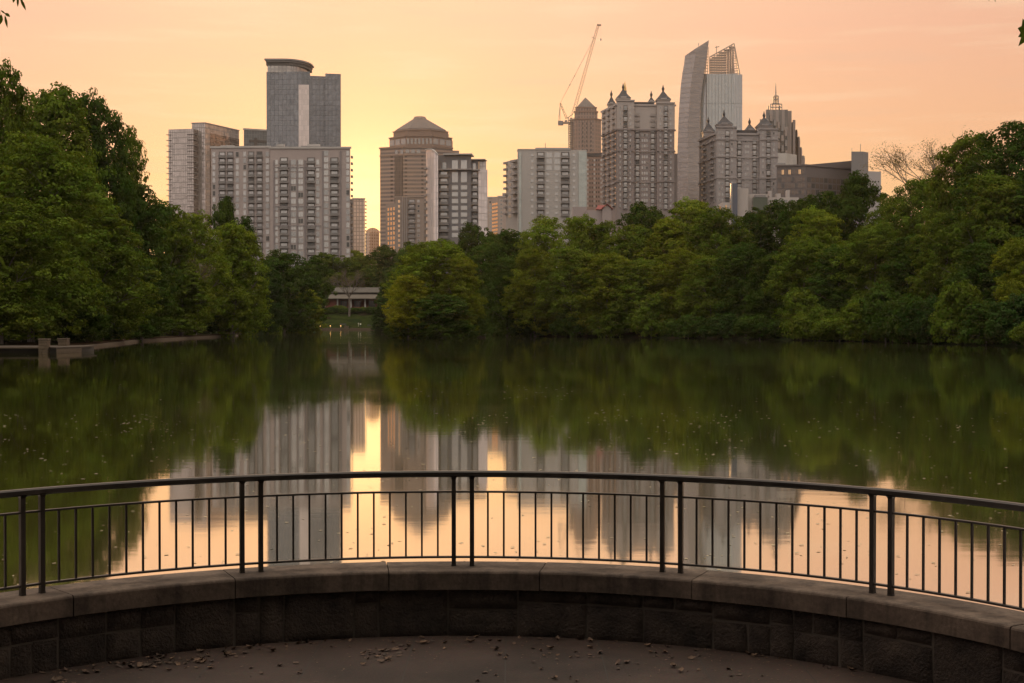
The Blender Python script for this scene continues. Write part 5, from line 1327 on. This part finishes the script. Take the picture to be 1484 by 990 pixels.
# stones: irregular courses of rock-faced blocks set on a mortar core
mb = MB(); ns = 120
for i in range(ns):
    a, c = -1.75+3.5*i/ns, -1.75+3.5*(i+1)/ns
    mb.hexa([OP(a, RW+.012, ZG-.1), OP(c, RW+.012, ZG-.1), OP(c, RO-.03, ZG-.1), OP(a, RO-.03, ZG-.1), OP(a, RW+.012, ZC-.125), OP(c, RW+.012, ZC-.125), OP(c, RO-.03, ZC-.125), OP(a, RO-.03, ZC-.125)], mort)
    mb.hexa([OP(a, RO-.15, -1.4), OP(c, RO-.15, -1.4), OP(c, RO-.028, -1.4), OP(a, RO-.028, -1.4), OP(a, RO-.15, ZG-.09), OP(c, RO-.15, ZG-.09), OP(c, RO-.028, ZG-.09), OP(a, RO-.028, ZG-.09)], mort)
mb.build('mortar_core', wall)
rg = random.Random(21); mb = MB()
def stone(t0, t1, z0, z1):
    g_ = .006; ga = g_/RW; nu = max(3, int((t1-t0)*RW/.035)); nv = max(3, int((z1-z0)/.035)); pr = rg.uniform(.002, .010)
    base = len(mb.v); k = mb.mi(rub); j0 = [rg.uniform(-.006, .006) for _ in range(4)]
    for iv in range(nv+1):
        for iu in range(nu+1):
            fu, fv = iu/nu, iv/nv; e = min(fu, 1-fu)*(t1-t0)*RW; e2 = min(fv, 1-fv)*(z1-z0); ed = min(e, e2)
            out = -.008 if ed <= 0 else pr*min(1, ed/.012)+rg.uniform(-.003, .005)
            z = z0+g_+(z1-z0-2*g_)*fv+j0[0]*(1-fu)+j0[1]*fu; tt = t0+ga+(t1-t0-2*ga)*fu+(j0[2]*(1-fv)+j0[3]*fv)/RW
            mb.v.append(tuple(OP(tt, RW-out, z)))
    for iv in range(nv):
        for iu in range(nu):
            q = base+iv*(nu+1)+iu; mb.f.append((q, q+1, q+nu+2, q+nu+1)); mb.m.append(k)
t = -1.74; zt = ZC-.126
while t < 1.72:
    w = rg.choice([.16, .22, .30, .38, .46])/RW; t2 = min(t+w, 1.74); r_ = rg.random()
    if r_ < .22 : stone(t, t2, ZG-.02, zt)
    else:
        zm = ZG+(zt-ZG)*rg.choice([.55, .6, .66, .72])
        for (a, c) in ((ZG-.02, zm), (zm, zt)):
            if w*RW > .28 and rg.random() < .6:
                tm = t+(t2-t)*rg.uniform(.35, .65); stone(t, tm, a, c); stone(tm, t2, a, c)
            else: stone(t, t2, a, c)
    t = t2
mb.build('rubble_face', wall, smooth=True)
js = [ang_at(px, RI, ZC) for px in (105, 340, 563, 782, 1003, 1228, 1466)]
d_ = js[1]-js[0]; js = [js[0]-2*d_-.02, js[0]-d_]+js+[js[-1]+(js[-1]-js[-2]), js[-1]+2*(js[-1]-js[-2])]
for q, (a, c) in enumerate(zip(js[:-1], js[1:])):
    mb = MB(); n = 14; g_ = .0035/RP; dz = random.uniform(-.0025, .0025); dr = random.uniform(-.003, .003)
    sec = [(RI+dr, ZC-.124+dz), (RI+dr, ZC-.016+dz), (RI+dr+.005, ZC-.006+dz), (RI+dr+.016, ZC+dz), (RO-.016, ZC+.002+dz), (RO-.005, ZC-.004+dz), (RO, ZC-.016+dz), (RO, ZC-.124+dz)]
    base = 0
    for i in range(n+1):
        tt = a+g_+(c-a-2*g_)*i/n; mb.v += [tuple(OP(tt, r, z)) for r, z in sec]
    m_ = len(sec); k = mb.mi(cop)
    for i in range(n):
        for s_ in range(m_):
            s2 = (s_+1) % m_; mb.f.append((i*m_+s2, i*m_+s_, (i+1)*m_+s_, (i+1)*m_+s2)); mb.m.append(k)
    mb.f.append(tuple(range(m_))); mb.m.append(k); mb.f.append(tuple(reversed(range(n*m_, n*m_+m_)))); mb.m.append(k)
    mb.build('coping_stone', wall)

def mat_railing():
    m, t, b = newmat('dark_bronze_paint'); tcn = t.nodes.new('ShaderNodeTexCoord')
    n1 = N(t, 'ShaderNodeTexNoise', i_Scale=9.0, i_Detail=6.0); t.links.new(tcn.outputs['Object'], n1.inputs['Vector'])
    t.links.new(RAMP(t, n1.outputs[0], [(.35, (.020, .015, .011)), (.7, (.045, .033, .024))]), b.inputs['Base Color'])
    t.links.new(RAMP(t, n1.outputs[0], [(.3, (.34,)*3), (.7, (.5,)*3)]), b.inputs['Roughness']); b.inputs['Metallic'].default_value = .2
    return m
rm_ = mat_railing()
rail = empty('metal_railing', OP(0, RP, ZC), 'black metal railing with paired posts and slim uprights curving along the stone wall', 'railing')
T0, DT, DP = -.7565, .3792, .033; t_lo, t_hi = T0-2.5*DT, T0+6.5*DT
def arcbar(name, r0, r1, z0, z1, ch=.004):
    mb = MB(); n = 110; sec = [(r0, z0+ch), (r0, z1-ch), (r0+ch, z1), (r1-ch, z1), (r1, z1-ch), (r1, z0+ch), (r1-ch, z0), (r0+ch, z0)]; k = mb.mi(rm_); m_ = 8
    for i in range(n+1):
        tt = t_lo+(t_hi-t_lo)*i/n; mb.v += [tuple(OP(tt, r, z)) for r, z in sec]
    for i in range(n):
        for s_ in range(m_):
            s2 = (s_+1) % m_; mb.f.append((i*m_+s2, i*m_+s_, (i+1)*m_+s_, (i+1)*m_+s2)); mb.m.append(k)
    mb.f.append(tuple(range(m_))); mb.m.append(k); mb.f.append(tuple(reversed(range(n*m_, n*m_+m_)))); mb.m.append(k)
    mb.build(name, rail)
ZT = ZC+.6425
arcbar('handrail', RP-.026, RP+.026, ZT-.042, ZT, .009)
arcbar('middle_rail', RP-.013, RP+.013, ZC+.494, ZC+.507, .002)
arcbar('bottom_rail', RP-.013, RP+.013, ZC+.052, ZC+.066, .002)
def upright(name, t_, w, z0, z1, dp=None, flare=0):
    mb = MB(); c = OP(t_, RP, 0); u = Vector((cos(t_), -sin(t_), 0)); n = Vector((sin(t_), cos(t_), 0)); h = w/2; d = (dp or w)/2
    rg2 = []
    lev = [(z0, h+flare), (z0+.012, h+flare), (z0+.0125, h), (z1-.016, h), (z1-.006, h+.003), (z1, h+.009)] if flare else [(z0, h), (z1, h)]
    for z, hh in lev:
        dd = hh if dp is None else hh*dp/w
        rg2.append([c-u*hh-n*dd+Vector((0, 0, z)), c+u*hh-n*dd+Vector((0, 0, z)), c+u*hh+n*dd+Vector((0, 0, z)), c-u*hh+n*dd+Vector((0, 0, z))])
    mb.loft(rg2, rm_); mb.build(name, rail)
for k in range(-2, 7):
    tk = T0+DT*k
    for s_ in (-.5, .5): upright('post', tk+s_*DP, .029, ZC-.0015, ZT-.042+.001, .033, flare=.0012)
    if k < 6:
        a, c = tk+DP/2, tk+DT-DP/2
        for i in range(1, 12): upright('baluster', a+(c-a)*i/12, .0125, ZC+.066, ZC+.494)

# ------------------------------------------------------------------ fallen leaves on the paving
def mat_dead(name, col):
    m, t, b = newmat(name); oi = t.nodes.new('ShaderNodeObjectInfo')
    k = t.nodes.new('ShaderNodeMapRange'); k.inputs[3].default_value = .45; k.inputs[4].default_value = 1.35; t.links.new(oi.outputs['Random'], k.inputs[0])
    t.links.new(MIX(t, 1.0, col, k.outputs[0], 'MULTIPLY'), b.inputs['Base Color']); b.inputs['Roughness'].default_value = .75; return m
dead = [mat_dead('dry_leaf_tan', (.115, .066, .036)), mat_dead('dry_leaf_brown', (.07, .038, .022))]
LM = []
for q in range(5):
    rg = random.Random(50+q); nseg = 7; vs = []; curl = rg.uniform(.25, .8); L = .075; tw = rg.uniform(-.6, .6)
    for i in range(nseg):
        u = i/(nseg-1); wd = .021*math.sin(pi*min(1, u*.92+.06))**.8*(1+.25*rg.uniform(-1, 1))
        zc_ = curl*.09*(u-.5)**2+.004
        for s_ in (-1, 0, 1): vs.append(((u-.5)*L, s_*wd, zc_+abs(s_)*wd*curl*.9+s_*tw*(u-.5)*.02))
    fs = [(i*3+j, (i+1)*3+j, (i+1)*3+j+1, i*3+j+1) for i in range(nseg-1) for j in (0, 1)]
    me = bpy.data.meshes.new('fallen_leaf'); me.from_pydata(vs, [], fs); me.materials.append(dead[q % 2])
    me.polygons.foreach_set('use_smooth', [True]*len(me.polygons)); LM.append(me)
rg = random.Random(77); spots = []
def drop(x, y, r=0):
    p = gp(x+rg.gauss(0, r*1.0), y+rg.gauss(0, r*.18), ZG)
    if math.hypot(p.x-OX, p.y-OY) < RW-.05 and p.y > OY: spots.append(p)
for cx_, cy_, k, r in ((70, 968, 8, 14), (120, 973, 8, 12), (165, 962, 16, 16), (205, 966, 16, 18), (245, 958, 12, 20), (285, 963, 18, 16), (330, 950, 16, 22), (360, 940, 8, 14), (440, 938, 8, 40), (560, 947, 22, 22), (545, 958, 8, 14), (600, 935, 8, 30), (650, 934, 8, 30),
                       (750, 938, 14, 40), (790, 955, 8, 30), (850, 944, 8, 30), (905, 962, 5, 20), (935, 948, 5, 26), (990, 974, 4, 16), (1010, 950, 5, 26), (1110, 962, 4, 40), (820, 985, 5, 10), (60, 985, 6, 30), (400, 975, 8, 50), (1060, 985, 3, 40), (700, 975, 5, 80)):
    for i in range(k): drop(cx_, cy_, r)
for i in range(46):      # the line of leaves caught at the foot of the wall
    t_ = rg.uniform(-.95, .75); spots.append(OP(t_, RW-.03-abs(rg.gauss(0, .03)), ZG))
for i, p in enumerate(spots):
    o = bpy.data.objects.new('fallen_leaf', rg.choice(LM)); C.objects.link(o); s_ = rg.choice([rg.uniform(.2, .5), rg.uniform(.4, .85)]); o.scale = (s_, s_, s_*1.1)
    o.location = (p.x, p.y, ZG+.001); o.rotation_euler = (rg.gauss(0, .25), rg.gauss(0, .2), rg.uniform(0, 6.28))
    if i % 6 == 0: o.rotation_euler[0] = pi+rg.gauss(0, .2); o.location.z = ZG+.016
    tag(o, 'curled dry brown leaf lying on the paving', 'leaf', 'fallen leaves on the paving')
rn = np.random.default_rng(9); n = 900
tt_ = rn.uniform(-1.0, .9, n); rr2 = RW-.03-np.abs(rn.normal(0, .5, n))**1.4; X = OX+rr2*np.sin(tt_); Y = OY+rr2*np.cos(tt_)
s4 = rn.uniform(.003, .011, n); an = rn.uniform(0, 6.28, n); ax = np.stack([np.cos(an), np.sin(an), rn.uniform(-.3, .3, n)], 1)*s4[:, None]; bx_ = np.stack([-np.sin(an), np.cos(an), rn.uniform(-.3, .3, n)], 1)*(s4*.45)[:, None]
cen = np.stack([X, Y, np.full(n, ZG+.005)], 1); vs = np.stack([cen-ax, cen-bx_, cen+ax, cen+bx_], 1).reshape(-1, 3)
o = bpy.data.objects.new('leaf_crumbs', fastmesh('leaf_crumbs', vs, np.arange(4*n).reshape(n, 4), [dead[0]])); C.objects.link(o)
tag(o, 'fine brown crumbs of dry leaves strewn over the paving', 'litter', kind='stuff')
# ------------------------------------------------------------------ specks of pollen, petals and leaf litter afloat
rn = np.random.default_rng(5); n = 1400
yy = np.where(rn.random(n) < .62, rn.uniform(10.5, 46, n), 14+rn.random(n)**1.3*230); px = rn.uniform(-20, 1500, n)
cl_ = rn.random(n) < .35; ctr = rn.uniform(0, 1484, 26); cy_ = rn.uniform(11, 60, 26); kk = rn.integers(0, 26, n)
px = np.where(cl_, ctr[kk]+rn.normal(0, 34, n), px); yy = np.where(cl_, cy_[kk]*(1+rn.normal(0, .08, n)), yy)
X = (px-CX)/F*yy; ok = (lake_sd(X, yy) < -.6) & (np.hypot(X-OX, yy-OY) > RO+.2); X, yy = X[ok], yy[ok]; n = len(X)
sz_ = rn.uniform(.010, .028, n)*(1+yy*.03); an = rn.uniform(0, 6.28, n); ax = np.stack([np.cos(an), np.sin(an)], 1); bx_ = np.stack([-np.sin(an), np.cos(an)], 1)*rn.uniform(.35, .9, n)[:, None]
cen = np.stack([X, yy], 1); q = np.stack([cen-ax*sz_[:, None], cen-bx_*sz_[:, None], cen+ax*sz_[:, None], cen+bx_*sz_[:, None]], 1)
zq = rn.uniform(.004, .012, (n, 4, 1)); vs = np.concatenate([q, zq], 2).reshape(-1, 3)
o = bpy.data.objects.new('floating_litter', fastmesh('floating_litter', vs, np.arange(4*n).reshape(n, 4), [mat_plain('pale_petal', (.30, .24, .13), .7)])); C.objects.link(o)
tag(o, 'pale specks of petals and leaf litter floating on the dark green water', 'litter', kind='stuff')

# ------------------------------------------------------------------ boughs overhead, of two trees just out of the picture
def leafshape(mb, base, d, n, L, w, mat, lobed=False, curl=.15):
    d = d.normalized(); s_ = d.cross(n).normalized(); n = s_.cross(d)
    if not lobed:
        prev = None
        pr = [(0, .03), (.2, .62), (.45, 1.0), (.7, .78), (.88, .35), (1.0, .02)]
        for u, q in pr:
            c = base+d*L*u-n*curl*L*u*u; a, e = c-s_*w*q+n*w*.25*q, c+s_*w*q+n*w*.25*q
            if prev: mb.poly([prev[0], prev[1], c, a], mat); mb.poly([prev[1], prev[2], e, c], mat)
            prev = (a, c, e)
    else:
        out = [(0, .02), (.02, .35), (-.12, .62), (.14, .70), (.10, 1.08), (.36, .78), (.52, .92), (.60, .52), (.78, .46), (.72, .26), (1.05, .0)]
        for sg in (-1, 1):
            for i in range(len(out)-1):
                (u0, v0), (u1, v1) = out[i], out[i+1]
                P = lambda u, v: base+d*L*u+s_*sg*v*w+n*(abs(v)*w*.18-curl*L*u*u)
                c0 = base+d*L*max(0, u0*.8)-n*curl*L*(u0*.8)**2 if u0 > 0 else base
                mb.poly([base+d*L*.3-n*curl*L*.09, P(u0, v0), P(u1, v1)], mat)
def mat_bigleaf(name, col):
    m, t, _ = newmat(name); t.nodes.clear(); out = t.nodes.new('ShaderNodeOutputMaterial')
    d = t.nodes.new('ShaderNodeBsdfDiffuse'); tr = t.nodes.new('ShaderNodeBsdfTranslucent'); mx = t.nodes.new('ShaderNodeMixShader'); mx.inputs[0].default_value = .35
    tcn = t.nodes.new('ShaderNodeTexCoord'); n1 = N(t, 'ShaderNodeTexNoise', i_Scale=40.0, i_Detail=3.0); t.links.new(tcn.outputs['Object'], n1.inputs['Vector'])
    c = MIX(t, 1.0, col, MIX(t, 1.0, n1.outputs[0], (2, 2, 2), 'MULTIPLY'), 'MULTIPLY'); t.links.new(c, d.inputs[0]); t.links.new(c, tr.inputs[0])
    t.links.new(d.outputs[0], mx.inputs[1]); t.links.new(tr.outputs[0], mx.inputs[2]); t.links.new(mx.outputs[0], out.inputs[0]); return m
bl = mat_bigleaf('overhanging_leaf', (.10, .14, .018))
def pt(x, y, Y): return at(x, y, Y)
# -X side
tr1 = empty('overhanging_tree', (-6.2, 4.6, .3), 'tree beside the overlook whose leafy twigs dangle from above over the dark bank', 'tree')
mb = MB(); tipA = pt(26, -14, 9); tipB = pt(-6, 6, 9)
mb.tube([(-6.2, 4.6, -1.2), (-6.1, 4.7, 2), (-6.3, 5, 5), (-6.6, 4.8, 9)], [.28, .22, .18, .1], BARK, 10)
mb.tube([(-6.2, 4.9, 4.2), (-5.2, 6.6, 5.9), (-4.1, 8.4, 6.05), tipA+Vector((-.15, 0, .16)), tipA], [.09, .05, .022, .010, .005], BARK, 6)
mb.tube([(-5.2, 6.6, 5.9), (-4.3, 8.6, 5.6), tipB+Vector((-.1, 0, .1)), tipB], [.03, .014, .006, .004], BARK, 6)
mb.tube([(-6.3, 5, 4.2), (-5.0, 8, 4.1), pt(-14, 352, 9), pt(-2, 362, 9)], [.05, .016, .006, .003], BARK, 6)
mb.build('trunk', tr1)
mb = MB(); nF = Vector((.2, -1, .25))
def lf(x0, y0, x1, y1, w, Y=9, tw=0.0): 
    a, c = pt(x0, y0, Y), pt(x1, y1, Y); leafshape(mb, a, c-a+Vector((0, tw, 0)), nF+Vector((tw, 0, .0)), (c-a).length, w/F*Y, bl)
for a in ((22, -6, 18.5, 4, 2.2), (26, -6, 25.5, 10, 1.7), (29, -3, 37.5, 14.5, 2.1), (29, -4, 33, 2, 1.2), (1, 15, 8, 20, 1.3), (7, 19, 14.5, 24, 2.4), (7, 22, 10.5, 40, 1.9), (2, 21, -1, 36, 3.8), (-3, 10, 0, 22, 1.6), (-4, 366, 8.5, 389, 2.6), (-2, 358, -4, 380, 2.4),
          (20, -20, 12, -8, 2.5), (30, -22, 40, -12, 2.2), (-12, 0, -18, 18, 3), (-10, 10, -20, 30, 3)): lf(*a)
rg = random.Random(6)
for i in range(420):
    f_ = rg.random(); p = Vector((-5.2, 6.6, 5.9)).lerp(Vector((-4.1, 8.4, 6.15)), f_)+Vector((rg.gauss(-.5, .45), rg.gauss(0, .4), abs(rg.gauss(.35, .35))))
    if p.y > 1 and (p.z-3)/p.y < .255 and p.x/p.y > -.40: continue
    leafshape(mb, p, Vector((rg.gauss(0, .6), rg.gauss(0, .6), -1)), Vector((rg.gauss(0, .5), -1, rg.gauss(0, .5))), rg.uniform(.05, .09), rg.uniform(.010, .018), bl)
mb.build('foliage', tr1)
# +X side: lobed leaves
tr2 = empty('lobed_leaf_tree', (6.0, 4.4, .3), 'tree beside the overlook whose single lobed leaf hangs before the peach sky', 'tree')
mb = MB(); q0 = pt(1497, 34, 8)
mb.tube([(6.0, 4.4, -1.2), (5.9, 4.6, 2), (6.1, 4.4, 5), (6.2, 4.2, 9)], [.25, .2, .16, .1], BARK, 10)
mb.tube([(6.0, 4.5, 4.0), (4.8, 6.0, 5.2), (3.7, 7.6, 5.0), pt(1512, 10, 8), q0], [.08, .045, .018, .008, .003], BARK, 6)
mb.tube([(4.8, 6.0, 5.2), (3.6, 7.8, 5.5), pt(1450, -14, 9), pt(1436, -8, 9)], [.03, .014, .006, .003], BARK, 6); mb.build('trunk', tr2)
mb = MB(); a, c = pt(1500, 36, 8), pt(1478, 64, 8); leafshape(mb, a, c-a, Vector((-.1, -1, .2)), (c-a).length*1.02, 18/F*8, bl, True, .1)
a, c = pt(1438, -9, 9), pt(1433, 2.0, 9); leafshape(mb, a, c-a, nF, (c-a).length, .8/F*9, bl); a, c = pt(1440, -9, 9), pt(1443.5, 3.5, 9); leafshape(mb, a, c-a, nF, (c-a).length, .9/F*9, bl)
for i in range(160):
    f_ = rg.random(); p = Vector((4.8, 6.0, 5.2)).lerp(Vector((3.7, 7.6, 5.0)), f_)+Vector((rg.gauss(.6, .4), rg.gauss(0, .4), abs(rg.gauss(.5, .4))))
    if p.y > 1 and (p.z-3)/p.y < .27 and p.x/p.y < .42: continue
    leafshape(mb, p, Vector((rg.gauss(0, .6), rg.gauss(0, .6), -1)), Vector((rg.gauss(0, .5), -1, rg.gauss(0, .5))), rg.uniform(.09, .13), rg.uniform(.05, .07), bl, True)
mb.build('foliage', tr2)

# ------------------------------------------------------------------ evening haze
hm = bpy.data.materials.new('evening_haze'); hm.use_nodes = True; ht = hm.node_tree; ht.nodes.clear()
ho = ht.nodes.new('ShaderNodeOutputMaterial'); pvn = ht.nodes.new('ShaderNodeVolumePrincipled')
pvn.inputs['Color'].default_value = (1.0, .86, .72, 1); pvn.inputs['Density'].default_value = .000035; pvn.inputs['Anisotropy'].default_value = .45
ht.links.new(pvn.outputs[0], ho.inputs['Volume'])
mb = MB(); mb.box(-2500, 2500, -300, 2450, -3.2, 262, hm); hz = mb.build('haze', kind='stuff')
